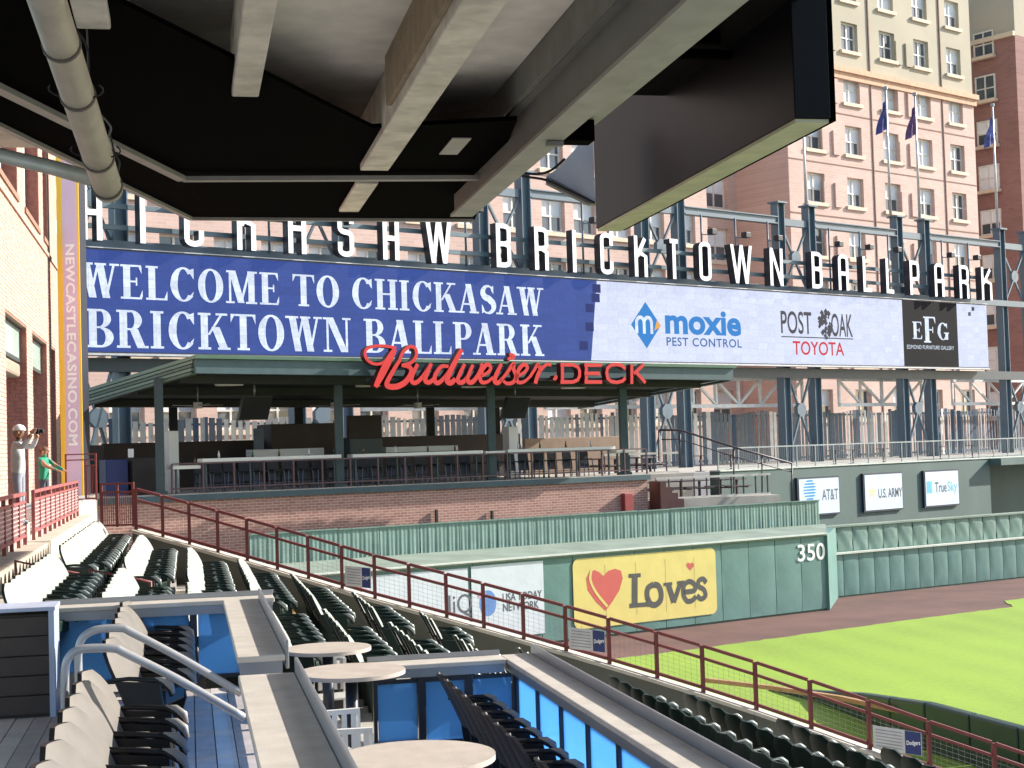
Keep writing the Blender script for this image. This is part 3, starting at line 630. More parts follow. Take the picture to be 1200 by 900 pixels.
def hotel_window(W, par, a, c, z0, z1, o, curt=True):
    f = MB(); g = 0.13; m_ = (a+c)/2; zm = z0+(z1-z0)*0.47
    for t0_, t1_, za, zb in ((a, a+g, z0, z1), (c-g, c, z0, z1), (a+g, c-g, z0, z0+g), (a+g, c-g, z1-g, z1), (m_-0.06, m_+0.06, z0+g, z1-g), (a+g, m_-0.06, zm-0.05, zm+0.05), (m_+0.06, c-g, zm-0.05, zm+0.05)):
        f.wbox(W, t0_, t1_, za, zb, o-0.42, o-0.3)
    fo = f.build('window', M_frame, par)
    p = MB(); rnd = random.random()
    for t0_, t1_ in ((a+g, m_-0.06), (m_+0.06, c-g)):
        p.wbox(W, t0_, t1_, z0+g, zm-0.05, o-0.4, o-0.38, 1 if rnd > 0.8 else 0); p.wbox(W, t0_, t1_, zm+0.05, z1-g, o-0.4, o-0.38, 0 if rnd < 0.18 or (rnd < 0.3 and t0_ > a+0.5) else 1)
    p.build('pane', [M_glass, M_curt], fo)
    s = MB(); s.wbox(W, a-0.2, c+0.2, z0-0.28, z0-0.02, o-0.3, o+0.16); s.build('sill', M_sill, fo)
def block_face(W, par, pxa, pxb, cols, levels, o, ww, wh, curt=True, stuccoz=27.6, top=40, depth=18, z0=-1.4):
    t0, t1 = W.t(pxa)if pxa is not None else None, W.t(pxb)
    holes = []
    for cpx in cols:
        tc = W.t(cpx)
        for L in levels: holes.append((tc-ww/2, tc+ww/2, L-wh/2, L+wh/2))
    b = MB(); wallcut(b, W, t0, t1, z0, min(stuccoz, top), [h for h in holes if h[3] < stuccoz], o, 0.3)
    b.add([W.P(t0, z0, o), W.P(t0, z0, o-depth), W.P(t0, min(stuccoz, top), o-depth), W.P(t0, min(stuccoz, top), o)], [(0,1,2,3)])
    b.add([W.P(t1, z0, o), W.P(t1, z0, o-depth), W.P(t1, min(stuccoz, top), o-depth), W.P(t1, min(stuccoz, top), o)], [(0,1,2,3)])
    b.build('brick_wall', M_hb, par, fix=False)
    if top > stuccoz:
        b = MB(); wallcut(b, W, t0, t1, stuccoz, top, [h for h in holes if h[2] > stuccoz], o-0.02, 0.3)
        for t in (t0, t1): b.add([W.P(t, stuccoz, o), W.P(t, stuccoz, o-depth), W.P(t, top, o-depth), W.P(t, top, o)], [(0,1,2,3)])
        b.add([W.P(t0, top, o), W.P(t1, top, o), W.P(t1, top, o-depth), W.P(t0, top, o-depth)], [(0,1,2,3)])
        b.build('stucco_wall', M_hst, par, fix=False)
        b = MB(); b.wbox(W, t0-0.2, t1+0.35, stuccoz-0.5, stuccoz-0.1, o, o+0.35); b.wbox(W, t0-0.2, t1+0.2, stuccoz-1.0, stuccoz-0.5, o, o+0.18); b.build('cornice', mat('cornice_tan', srgb(206, 168, 138), 0.85), par)
    b = MB()
    for h in holes: hotel_window(W, par, h[0], h[1], h[2], h[3], o, curt)
block_face(WH, hotel, 936, 1157, (968, 1014, 1058, 1098, 1136), LVL, 0, 1.95, 2.15)
for L in LVL[1:8]:       # pairs of raised brick ribs between the windows, plus string courses
    for px in (987, 1077):
        for dx in (-0.75, 0.55):
            t = WH.t(px)+dx; b = MB(); b.wbox(WH, t-0.38, t+0.38, L-1.3, L+0.5, 0.003, 0.14); b.build('brick_rib', M_hb if L < 27 else M_hst, hotel)
    if L < 27:
        b = MB(); b.wbox(WH, WH.t(936), WH.t(1157), L-2.06, L-1.98, 0.003, 0.03); b.build('string_course', M_joint, hotel)
for px in (1036, 1120):
    b = MB(); b.wbox(WH, WH.t(px)-0.05, WH.t(px)+0.05, -1, 40, 0.003, 0.07); b.build('downpipe', M_joint, hotel)
hw = thing('hotel_wing', WH.P(WH.t(700), -1.4), 'lower salmon brick wing of the hotel seen between the letters', 'building')
block_face(WH, hw, 40, 838, (150, 212, 275, 330, 385, 440, 500, 560, 612, 657, 694, 735, 775, 812), LVL[:6], 0.0, 1.9, 2.15, True, 99, 26)
hr = thing('hotel_recess', WH.P(WH.t(890), -1.4, -5), 'recessed brick part of the hotel in shade beside the black cabinet', 'building')
WHr = Wall(HB, HB+WV.u*10, -5)
block_face(WHr, hr, 820, 945, (850, 892), LVL[:7], 0.0, 2.3, 2.4, True, 99, 34)
# dark brick neighbour at the right edge
C0 = WH.P(WH.t(1222), 0, -1.0); W2 = Wall(C0, C0-WH.n*10)
nb_ = thing('brick_tower', W2.P(0, -1.4), 'dark red brick tower with a beige top at the right edge of the picture', 'building')
M_db = brick_mat('tower_brick', W2.u, (srgb(150, 114, 108), srgb(140, 104, 98)), srgb(148, 120, 114), 0.6, 0.2, 0.03, 0.08, bump=0.1)
b = MB(); b.wbox(W2, 0, 60, -1.4, 34, -20, 0); b.build('brick_wall', M_db, nb_)
b = MB(); b.wbox(W2, 0, 60, 34, 60, -20, -0.02); b.build('stucco_wall', M_hst, nb_)
b = MB(); b.wbox(W2, 0, 60, 33.9, 34.3, 0, 0.3); b.build('band', M_sill, nb_)
for t in (3, 8.5, 14, 19.5, 25):
    for L in LVL: hotel_window(W2, nb_, t-1, t+1, L-1.1, L+1.1, 0.45, True)
# street side ground behind the outfield
b = MB(); p = [WS.P(WS.t(-150), -1.42, -0.5), WS.P(WS.t(1500), -1.42, -0.5), WH.P(WH.t(1500), -1.42, -14), WH.P(WH.t(-150), -1.42, -14)]
b.add(p, [(0,1,2,3)]); tag(b.build('street', M_conc2), kind='structure')
b = MB(); p = [WC.P(WC.t(842), -1.4, -0.6), WC.P(WC.t(1400), -1.4, -0.6), WS.P(WS.t(1400), -1.4, -0.5), WS.P(WS.t(60), -1.4, -0.5), WD.P(WD.t(60), -1.4, -9), WD.P(WD.t(757), -1.4, -9)]
b.add(p, [tuple(range(6))]); tag(b.build('outfield_concourse', M_conc), kind='structure')
# ================================================================ party deck pavilion
WR = Wall(gp(232, 51), gp(862, 63.5))
BK = -WV.n
r0, r1 = WR.t(232), WR.t(862)
pav = thing('deck_pavilion', WD.P(WD.t(480), DF), 'open sided party deck pavilion with a flat dark green roof', 'pavilion')
def rp(u, s, dz):    # point on the roof: u 0..1 along the eave, s metres back, dz above the eave top line
    p = WR.P(r0+(r1-r0)*u, 0)+BK*s; return Vector((p.x, p.y, 3.28-0.27*u-0.085*s+dz))
def slab(b, u0, u1, s0, s1, za, zb, mi=0):
    b.hexa([rp(u0,s0,za), rp(u1,s0,za), rp(u1,s1,za), rp(u0,s1,za), rp(u0,s0,zb), rp(u1,s0,zb), rp(u1,s1,zb), rp(u0,s1,zb)], mi)
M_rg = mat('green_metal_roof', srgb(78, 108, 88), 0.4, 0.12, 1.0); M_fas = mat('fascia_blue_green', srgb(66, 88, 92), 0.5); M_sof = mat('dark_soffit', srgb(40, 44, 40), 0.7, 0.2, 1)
b = MB(); slab(b, -0.003, 1.003, -0.12, 9.6, -0.04, 0.08); b.build('roof_deck', M_rg, pav)
b = MB(); slab(b, 0.0, 1.0, 0.0, 0.16, -0.52, -0.045); b.build('front_fascia', M_fas, pav)
for k in range(4):        # stepped ribs of the side fascia
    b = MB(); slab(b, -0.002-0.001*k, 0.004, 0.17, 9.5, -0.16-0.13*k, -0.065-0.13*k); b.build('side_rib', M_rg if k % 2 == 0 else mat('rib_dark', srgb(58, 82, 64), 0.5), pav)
    b = MB(); slab(b, 0.996, 1.002+0.001*k, 0.17, 9.5, -0.16-0.13*k, -0.065-0.13*k); b.build('side_rib', M_fas, pav)
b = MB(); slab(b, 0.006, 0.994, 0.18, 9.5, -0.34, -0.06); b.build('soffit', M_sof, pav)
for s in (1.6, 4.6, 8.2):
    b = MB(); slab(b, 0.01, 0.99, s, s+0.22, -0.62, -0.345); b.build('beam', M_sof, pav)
def post(px, off, w_, m_, u=None, z1=2.75):
    t = WD.t(px); b = MB(); p = WD.P(t, 0)+BK*off; c = Vector((p.x, p.y, 0))
    b.box(c.x-w_/2, c.x+w_/2, c.y-w_/2, c.y+w_/2, DF, z1-0.09*off); b.box(c.x-w_*0.8, c.x+w_*0.8, c.y-w_*0.8, c.y+w_*0.8, DF, DF+0.12); return b.build('post', m_, pav)
M_pst = mat('post_green', srgb(56, 74, 78), 0.5)
for px in (193, 404, 583, 738): post(px, 0.35, 0.30, M_pst)
for px in (184, 322, 478, 640, 720): post(px, 7.6, 0.34, M_sof, z1=2.8)
# ceiling fittings
for i, px in enumerate((315, 482, 608, 726)):
    u = (WR.t(px)-r0)/(r1-r0); c = rp(u, 2.6, -0.40)
    l = thing('ceiling_lamp', c, '%s round pale lamp from the left on the pavilion ceiling' % names[i], 'lamp', 'pavilion ceiling lamps')
    b = MB(); b.disc((c.x, c.y, c.z-0.16), 0.5, 0.1, 24); b.build('lens', mat('lamp_lens', (0.75, 0.74, 0.68), 0.4), l)
    b = MB(); b.disc((c.x, c.y, c.z-0.06), 0.38, 0.12, 20); b.build('housing', M_white, l)
for i, px in enumerate((300, 466, 566)):
    u = (WR.t(px)-r0)/(r1-r0); c = rp(u, 4.0, -0.40)
    fn = thing('ceiling_fan', c, '%s ceiling fan from the left under the pavilion roof' % names[i], 'fan', 'pavilion ceiling fans')
    b = MB(); b.tube([c, c+Vector((0,0,-0.55))], 0.03, 6); b.build('rod', M_galv, fn)
    b = MB(); b.disc(c+Vector((0,0,-0.8)), 0.16, 0.22, 14); b.build('motor', mat('fan_grey', (0.4,0.4,0.38), 0.4), fn)
    for k in range(4):
        a = k*PI/2+0.4+i; d_ = Vector((math.cos(a), math.sin(a), 0)); b = MB(); b.bar(c+d_*0.17+Vector((0,0,-0.70)), c+d_*0.95+Vector((0,0,-0.68)), 0.16, 0.02); b.build('blade', mat('fan_blade', (0.2,0.19,0.17), 0.5), fn)
for i, px in enumerate((352, 664)):
    u = (WR.t(px)-r0)/(r1-r0); c = rp(u, 3.0, -0.36)
    tvb = thing('television', c, '%s hanging black television under the pavilion roof' % ('left' if i == 0 else 'right'), 'television', 'pavilion televisions')
    b = MB(); b.tube([c, c+Vector((0,0,-0.55))], 0.04, 8); b.build('bracket', M_galv, tvb)
    b = MB(); q = c+Vector((0,0,-0.95)); x = WV.u*0.6; y = WV.n*0.1; n_ = Vector((0,0,0.42)); t_ = WV.n*0.2
    b.hexa([q-x-y-n_-t_, q+x-y-n_-t_, q+x+y-n_-t_, q-x+y-n_-t_, q-x-y+n_+t_, q+x-y+n_+t_, q+x+y+n_+t_, q-x+y+n_+t_]); b.build('casing', mat('tv_black', (0.02,0.02,0.022), 0.3), tvb, bevel=0.02)
# counters along the front rail
M_ctop = mat('pale_counter_top', (0.66, 0.67, 0.63), 0.4, 0.05, 2)
for i, (pa, pb, zt) in enumerate(((202, 236, -0.30), (237.5, 401, -0.09), (414, 567, -0.10), (570, 593, -0.14), (596, 722, -0.10), (723, 745, -0.26))):
    t0, t1 = WD.t(pa), WD.t(pb)
    ct = thing('bar_counter', WD.P((t0+t1)/2, DF, -0.3), '%s pale topped drink counter from the left along the deck railing' % names[i], 'counter', 'drink counters on the deck')
    b = MB(); b.wbox(WD, t0, t1, zt-0.13, zt, -0.55, -0.06); b.build('top', M_ctop, ct, bevel=0.015)
    k = t0+0.2
    while k < t1:
        b = MB(); b.wbox(WD, k, k+0.06, DF, zt-0.13, -0.35, -0.29); b.build('leg', M_pst, ct)
        k += max(1.0, (t1-t0-0.4)/max(1, round((t1-t0)/1.6)))
# railing on the deck edge
M_dr = mat('plum_rail_paint', srgb(86, 62, 68), 0.5)
dr = thing('railing', WD.P(WD.t(470), DF), 'plum coloured metal railing along the front edge of the party deck', 'railing')
t0, t1 = WD.t(201), WD.t(757); n = 18
for k in range(n+1):
    t = t0+(t1-t0)*k/n; b = MB(); b.wbox(WD, t-0.03, t+0.03, DF, -0.24, -0.03, 0.03); b.build('post', M_dr, dr)
    if k < n:
        t2 = t0+(t1-t0)*(k+1)/n
        for z in (-0.27, -1.12):
            b = MB(); b.wbox(WD, t+0.03, t2-0.03, z, z+0.05, -0.025, 0.025); b.build('rail', M_dr, dr)
# bar stools with slim backs
M_nav = mat('navy_stool', srgb(28, 31, 48), 0.5); M_stf = mat('stool_frame', srgb(70, 72, 88), 0.4, metal=0.5)
st0 = thing('bar_stool', (0, 0, 0), '', 'stool', 'bar stools behind the deck railing')
b = MB(); b.box(-0.2, 0.2, -0.2, 0.2, 0.66, 0.71); b.build('seat', M_nav, st0, bevel=0.02)
b = MB(); b.hexa([(-0.25,-0.22,0.32),(0.25,-0.22,0.32),(0.25,-0.19,0.32),(-0.25,-0.19,0.32),(-0.225,-0.31,1.0),(0.225,-0.31,1.0),(0.225,-0.28,1.0),(-0.225,-0.28,1.0)]); b.build('backrest', M_nav, st0, bevel=0.01)
for sx in (-1, 1):
    for sy in (-1, 1):
        b = MB(); b.bar((sx*0.18, sy*0.18, 0.66), (sx*0.23, sy*0.24, 0), 0.03, 0.03); b.build('leg', M_stf, st0)
for sy in (-1, 1): b = MB(); b.bar((-0.21, sy*0.21, 0.25), (0.21, sy*0.21, 0.25), 0.025, 0.025); b.build('foot_rest', M_stf, st0)
ordn = ['first','second','third','fourth','fifth','sixth','seventh','eighth','ninth','tenth','eleventh','twelfth','thirteenth','fourteenth','fifteenth','sixteenth','seventeenth','eighteenth','nineteenth','twentieth']
ordn += ['twenty-'+o for o in ordn[:9]]+['thirtieth']+['thirty-'+o for o in ordn[:9]]+['fortieth']+['forty-'+o for o in ordn[:9]]
spots = [248+17.4*k for k in range(27)]
for i, px in enumerate(spots):
    o = st0 if i == 0 else copy_tree(st0); t = WD.t(px)
    p = WD.P(t, DF, -0.85-0.06*random.random()); o.location = p; o.rotation_euler = (0, 0, WD.rot+random.uniform(-0.15, 0.15)+PI)
    o['label'] = '%s dark navy bar stool from the left behind the deck railing' % ordn[i]
# back bar, cabinets
M_bw = mat('dark_brown_panel', srgb(58, 48, 42), 0.7, 0.15, 2); M_door = mat('blue_grey_door', srgb(84, 100, 114), 0.5)
def dbox(name, lab, cat, pxa, pxb, pyT, pyB, off, depth, m_, group=None, bev=0.02):
    Wd = Wall(gp(200, 52.6), gp(757, 63.4), -off); a, z1 = Wd.hit(pxa, pyT); c, z0 = Wd.hit(pxb, pyB); z0 = max(DF, z0)
    b = MB(); b.wbox(Wd, a, c, z0, z1, -depth, 0); return tag(b.build(name, m_, bevel=bev), lab, cat, group), Wd
dbox('bar_kiosk', 'dark brown bar kiosk in the middle of the deck', 'kiosk', 318, 398, 497, 590, 6.0, 1.5, M_bw)
dbox('kiosk_door', 'narrow blue grey door on the dark bar kiosk', 'door', 297, 311, 502, 590, 5.9, 0.05, M_door)
dbox('service_cabinet', 'tall pale cabinet beside the left front deck post', 'cabinet', 197, 211, 505, 590, 2.2, 0.5, M_ctop)
dbox('service_cabinet', 'white upright cabinet beside the second deck post from the right', 'cabinet', 596, 610, 500, 590, 3.0, 0.5, M_white)
dbox('half_wall', 'long dark half wall of the back bar under the pale slats', 'wall', 120, 612, 520, 590, 6.9, 0.15, M_bw)
dbox('half_wall', 'dark back bar wall left of the striped slats', 'wall', 408, 450, 487, 590, 6.5, 0.2, M_bw)
dbox('half_wall', 'brown panelled half wall behind the right counters', 'wall', 615, 735, 514, 590, 6.8, 0.2, mat('tan_panel', srgb(140, 118, 100), 0.7, 0.15, 2))
dbox('bar_table', 'dark work table in front of the back bar', 'table', 410, 450, 514, 590, 3.2, 0.8, mat('dk_table', srgb(36, 48, 46), 0.5))
dbox('back_counter', 'long thin back counter behind the bar stools', 'counter', 295, 380, 527, 534, 4.4, 0.6, M_ctop)
dbox('back_counter', 'short thin back counter in front of the striped slats', 'counter', 452, 537, 524, 528, 4.4, 0.6, M_ctop)
dbox('storage_bin', 'dark storage bins at the shaded left end of the deck', 'bin', 155, 185, 537, 590, 1.2, 0.8, mat('dark_bin', srgb(44, 38, 38), 0.6))
dbox('storage_bin', 'blue storage bin at the shaded left end of the deck', 'bin', 124, 151, 539, 590, 1.4, 0.8, mat('blue_bin', srgb(36, 48, 104), 0.5))
dbox('drinks_cooler', 'dark drinks cooler near the pylon under the pavilion roof', 'cooler', 100, 123, 522, 590, 3.0, 0.8, M_bw)
dbox('notice_board', 'small white notice on the dark wall near the pylon', 'notice', 150, 157, 526, 536, 1.0, 0.03, M_white)

# ---------------------------------------------------------------- red script sign hanging on the eave
WG = Wall(gp(232, 51), gp(862, 63.5), 0.35)
sgn = thing('deck_sign', WG.P(WG.t(585), 2.6), 'large red sign reading Budweiser DECK on the pavilion eave', 'sign')
M_rf = mat('red_sign_face', srgb(205, 40, 38), 0.35, 0.06, 2); M_rs = mat('dark_red_side', srgb(70, 16, 18), 0.5)
def smooth(pts, n=5):
    out = []
    for i in range(len(pts)-1):
        p0 = pts[max(0, i-1)]; p1 = pts[i]; p2 = pts[i+1]; p3 = pts[min(len(pts)-1, i+2)]
        for k in range(n):
            t = k/n; out.append(tuple(0.5*((2*p1[j])+(-p0[j]+p2[j])*t+(2*p0[j]-5*p1[j]+4*p2[j]-p3[j])*t*t+(-p0[j]+3*p1[j]-3*p2[j]+p3[j])*t**3) for j in (0, 1)))
    return out+[pts[-1]]
def red_letter(strokes, par, ox=400, oy=390, sc_=5.0, cuts=True):
    b = MB(); j = 0
    for pts, wd in strokes:
        q = [(x/sc_+ox, y/sc_+oy) for x, y in pts]; q = smooth(q) if len(q) > 2 and cuts else q
        P2 = [WG.hit(x, y) for x, y in q]; n_ = len(P2)
        if isinstance(wd, tuple): ws = [(wd[0]+(wd[1]-wd[0])*math.sin(PI*k/(n_-1)))/sc_*0.031 for k in range(n_)]
        else: ws = wd/sc_*0.031
        L, R = ribbon(P2, ws); j += 1; o1 = 0.28+0.005*j; o0 = 0.0
        b.add([WG.P(x, z, o1) for x, z in L]+[WG.P(x, z, o1) for x, z in R], [(i, n_+i, n_+i+1, i+1) for i in range(n_-1)], 0)
        for E_ in (L, R): b.add([WG.P(x, z, o1) for x, z in E_]+[WG.P(x, z, o0) for x, z in E_], [(i, i+1, n_+i+1, n_+i) for i in range(n_-1)], 1)
        for i in (0, n_-1): b.add([WG.P(*L[i], o1), WG.P(*R[i], o1), WG.P(*R[i], o0), WG.P(*L[i], o0)], [(0,1,2,3)], 1)
    return b.build('letter', [M_rf, M_rs], par, fix=False)
T_ = (10, 30)
red_letter([([(255,148),(215,182),(160,182),(122,148),(122,105),(160,84),(225,80),(300,92)], 17), ([(292,98),(255,165),(215,245),(178,320)], (26, 46)),
            ([(318,165),(340,115),(380,84),(412,98),(415,140),(385,178),(330,195)], 20), ([(330,192),(378,205),(385,240),(355,288),(310,315),(262,318),(243,300),(275,235),(322,160)], (20, 34))], sgn)
red_letter([([(425,185),(395,250),(390,285),(412,295),(450,265),(505,185)], (22, 26)), ([(505,182),(475,250),(470,285),(495,292),(520,270)], (22, 28))], sgn)
red_letter([([(605,200),(565,200),(530,245),(525,285),(548,295),(585,260),(620,205)], (18, 28)), ([(682,100),(640,180),(605,250),(598,285),(620,295),(645,272)], (26, 36))], sgn)
red_letter([([(700,185),(668,250),(660,285),(685,293),(715,262),(748,190)], (20, 28)), ([(748,190),(722,250),(718,285),(742,292),(775,255),(800,200),(792,185)], (20, 28))], sgn)
red_letter([([(795,258),(838,232),(852,205),(832,188),(805,215),(790,262),(800,292),(835,288),(865,262)], (16, 26))], sgn)
red_letter([([(915,185),(885,245),(875,285),(895,295),(920,270)], (22, 30)), ([(960,128),(985,135),(985,150),(962,150),(955,165)], 18)], sgn)
red_letter([([(905,288),(945,240),(985,182),(985,215),(1000,255),(985,290),(950,300),(925,285)], (18, 26))], sgn)
red_letter([([(1008,258),(1050,232),(1066,205),(1046,188),(1018,215),(1003,262),(1013,292),(1048,288),(1080,260)], (16, 26))], sgn)
red_letter([([(1080,262),(1110,215),(1128,185),(1135,205),(1165,200)], 20), ([(1150,200),(1125,255),(1112,300)], 26), ([(1140,225),(1175,190),(1205,192)], 20), ([(1222,262),(1236,258),(1230,274),(1216,270)], 14)], sgn)
def DK(strokes): return red_letter([(s, 19) for s in strokes], sgn, 600, 400, 4.2857, False)
DK([[(232,110),(232,216)], [(222,120),(285,120),(310,132),(318,150),(318,175),(308,196),(285,206),(222,206)]])
DK([[(352,112),(352,216)], [(342,122),(430,122)], [(342,163),(420,163)], [(342,206),(430,206)]])
DK([[(548,140),(530,124),(505,118),(475,122),(458,138),(454,163),(460,190),(478,204),(505,208),(532,202),(548,186)]])
DK([[(580,118),(580,216)], [(640,118),(590,165)], [(600,156),(648,210)]])
b = MB(); b.wbox(WG, WG.t(432), WG.t(748), WG.hit(600, 446)[1], WG.hit(600, 443)[1], -0.16, -0.02); b.build('mounting_rail', M_side, sgn)

# bottles and shakers left on the counters
M_btl = [mat('brown_bottle', (0.10, 0.05, 0.02), 0.2), mat('white_bottle', (0.6, 0.6, 0.58), 0.4), mat('green_bottle', (0.03, 0.10, 0.05), 0.2)]
for i, px in enumerate((232, 262, 300, 333, 366, 398, 430, 470, 506, 540, 612, 640, 668, 700)):
    t = WD.t(px); p = WD.P(t, -0.088 if px > 237 else -0.298, -0.3-0.15*(i % 2)); b = MB()
    b.tube([p, p+Vector((0,0,0.15)), p+Vector((0,0,0.19)), p+Vector((0,0,0.26))], [0.04, 0.04, 0.018, 0.016], 10)
    tag(b.build('bottle', M_btl[i % 3]), '%s small bottle from the left standing on the pale deck counters' % ordn[i], 'bottle', 'bottles on the deck counters')
# ================================================================ left: brick building, pylon, concourse, people
XB = -4.3; CZ = -1.15
def yb(px): return XB*F_/((px-220))
F_ = 1800*1.0
M_lb = mat('tan_brick', srgb(190, 154, 140), 0.85, 0.14, 6.0, 0.2, 60); M_lm = mat('pale_mortar', srgb(140, 108, 92), 0.9, 0.1, 5)
M_db2 = mat('shaded_jamb_brick', srgb(150, 92, 80), 0.85, 0.22, 7.0, 0.2, 60)  # darker than the wall brick: the shade of the jambs is in this colour
lb = thing('brick_building', (XB-1, 44, CZ), 'tan brick stadium building at the left with tall openings and louvred upper windows', 'building')
WL = Wall(Vector((XB, 30, 0)), Vector((XB, 52, 0)))      # u along +Y, n towards +X
WL.n = Vector((1, 0, 0)); WL.o = Vector((XB, 0, 0)); WL.u = Vector((0, 1, 0))
def ly(px, z=0.0):        # Y on the wall plane for a picture column
    return WL.hit(px, hz(px))[0]
op = [(ly(8), ly(33), CZ, 3.68), (ly(39.5), ly(56.5), CZ, 3.68), (ly(62), ly(66.5), CZ, 3.68)]
up = [(ly(-14), ly(25), 7.05, 12), (ly(33.5), ly(50), 7.05, 12), (ly(55), ly(60), 7.05, 12)]
Y1 = ly(70.5)
b = MB(); wallcut(b, WL, 24, Y1, CZ, 14, op+up, 0, 0.0)
b.add([WL.P(Y1, CZ), WL.P(Y1, CZ, -6), WL.P(Y1, 14, -6), WL.P(Y1, 14)], [(0,1,2,3)]); b.build('mortar_wall', M_lm, lb, fix=False)
BL, BH, JT = 0.295, 0.092, 0.012
st = MB(); rows = int((12-CZ)/(BH+JT)); holes = op+up
def brick_quad(b, y0, y1, z0, z1, pr):
    c = [WL.P(y0, z0, pr), WL.P(y1, z0, pr), WL.P(y1, z1, pr), WL.P(y0, z1, pr)]; q = [WL.P(y0, z0), WL.P(y1, z0), WL.P(y1, z1), WL.P(y0, z1)]
    b.add(c+q, [(0,1,2,3),(4,5,1,0),(5,6,2,1),(6,7,3,2),(7,4,0,3)])
for r_ in range(rows):
    z0 = CZ+0.01+r_*(BH+JT); z1 = z0+BH; y = 33.5-(BL/2 if r_ % 2 else 0)
    while y < Y1-0.02:
        y1 = min(y+BL, Y1)
        segs = [(y, y1)]
        for h in holes:
            if h[2]-BH*0.5 < (z0+z1)/2 < h[3]+BH*0.3:
                ns = []
                for a, c in segs:
                    if c <= h[0] or a >= h[1]: ns.append((a, c))
                    else:
                        if a < h[0]-0.03: ns.append((a, h[0]))
                        if c > h[1]+0.03: ns.append((h[1], c))
                segs = ns
        for a, c in segs: brick_quad(st, a, c, z0, z1, 0.012+0.006*random.random())
        y += BL+JT
tag(st.build('wall_bricks', M_lb, lb, fix=False), kind='stuff')
# deep jambs with single bricks facing the camera
cnt = 0; bl_me = {}
for hi, h in enumerate(op):
    D = 1.25 if hi < 2 else 0.9
    b = MB(); b.add([WL.P(h[1], CZ), WL.P(h[1], CZ, -D), WL.P(h[1], 3.68, -D), WL.P(h[1], 3.68)], [(0,1,2,3)])
    b.add([WL.P(h[0], CZ), WL.P(h[0], CZ, -D), WL.P(h[0], 3.68, -D), WL.P(h[0], 3.68)], [(0,1,2,3)])
    b.add([WL.P(h[0], 3.68), WL.P(h[1], 3.68), WL.P(h[1], 3.68, -D), WL.P(h[0], 3.68, -D)], [(0,1,2,3)]); b.build('jamb', mat('jamb_mortar', srgb(150, 128, 116), 0.9), lb, fix=False)
    rws = int((3.66-CZ)/(BH+JT))
    for r_ in range(rws):
        z0 = CZ+0.01+r_*(BH+JT); x = -(BL/2 if r_ % 2 else 0)
        while x < D:
            a, c = max(0.004, x), min(D, x+BL); x += BL+JT
            if c-a < 0.05: continue
            key = round(c-a, 3)
            if key not in bl_me:
                m_ = MB(); m_.box(-(c-a), 0, -0.014, 0.0, 0, BH); o = m_.build('brick', M_db2, None, org=(0,0,0)); bl_me[key] = o.data; bpy.data.objects.remove(o)
            if cnt < 300:
                o = bpy.data.objects.new('brick', bl_me[key]); COL.objects.link(o); o.parent = lb
                o.location = Vector((XB-a, h[1], z0))-ORG[lb]; cnt += 1
            else: st2 = st2 if 'st2' in globals() else MB(); st2.box(XB-c, XB-a, h[1]-0.014, h[1], z0, z0+BH)
if 'st2' in globals(): tag(st2.build('jamb_bricks', M_db2, lb), kind='stuff')
M_gl2 = mat('green_tinted_glass', srgb(176, 196, 186), 0.15, 0.1, 1)
for hi, h in enumerate(op[:2]):
    w_ = MB(); z0, z1, o = 2.72, 3.66, -0.16
    for a, c, za, zb in ((h[0], h[0]+0.1, z0, z1), (h[1]-0.1, h[1], z0, z1), (h[0]+0.1, h[1]-0.1, z0, z0+0.1), (h[0]+0.1, h[1]-0.1, z1-0.1, z1)): w_.wbox(WL, a, c, za, zb, o-0.06, o)
    wo = w_.build('window', mat('dark_frame', srgb(60, 66, 64), 0.5), lb)
    p = MB(); p.wbox(WL, h[0]+0.1, h[1]-0.1, z0+0.1, z1-0.1, o-0.05, o-0.02); p.build('pane', M_gl2, wo)
b = MB(); b.box(XB-1.05, XB-0.15, op[0][0]+0.3, op[0][1]-0.2, 2.3, 2.68); b.build('roller_shutter_box', mat('shutter_tan', srgb(150, 136, 120), 0.6), lb, bevel=0.08)
for h in up:
    b = MB(); b.wbox(WL, h[0]-0.1, h[1]+0.1, 6.9, 7.05, -0.2, 0.06); b.build('sill', M_lm, lb)
    y = h[0]+0.12; k = 0
    while y < h[1]-0.1:
        b = MB(); b.wbox(WL, y, y+0.24, 7.05, 12, -0.42, -0.36); b.build('louvre_slat', mat('louvre_white', srgb(212, 218, 222), 0.5), lb); y += 0.52
    b = MB(); b.wbox(WL, h[0], h[1], 7.05, 12, -0.62, -0.5); b.build('dark_back', mat('louvre_dark', srgb(54, 66, 76), 0.6), lb)
    b = MB(); b.add([WL.P(h[1], 7.05), WL.P(h[1], 7.05, -0.6), WL.P(h[1], 12, -0.6), WL.P(h[1], 12)], [(0,1,2,3)]); b.build('jamb', M_db2, lb, fix=False)
b = MB(); b.wbox(WL, 33, Y1, 6.55, 6.66, 0.0, 0.07); b.build('string_course', M_lb, lb)

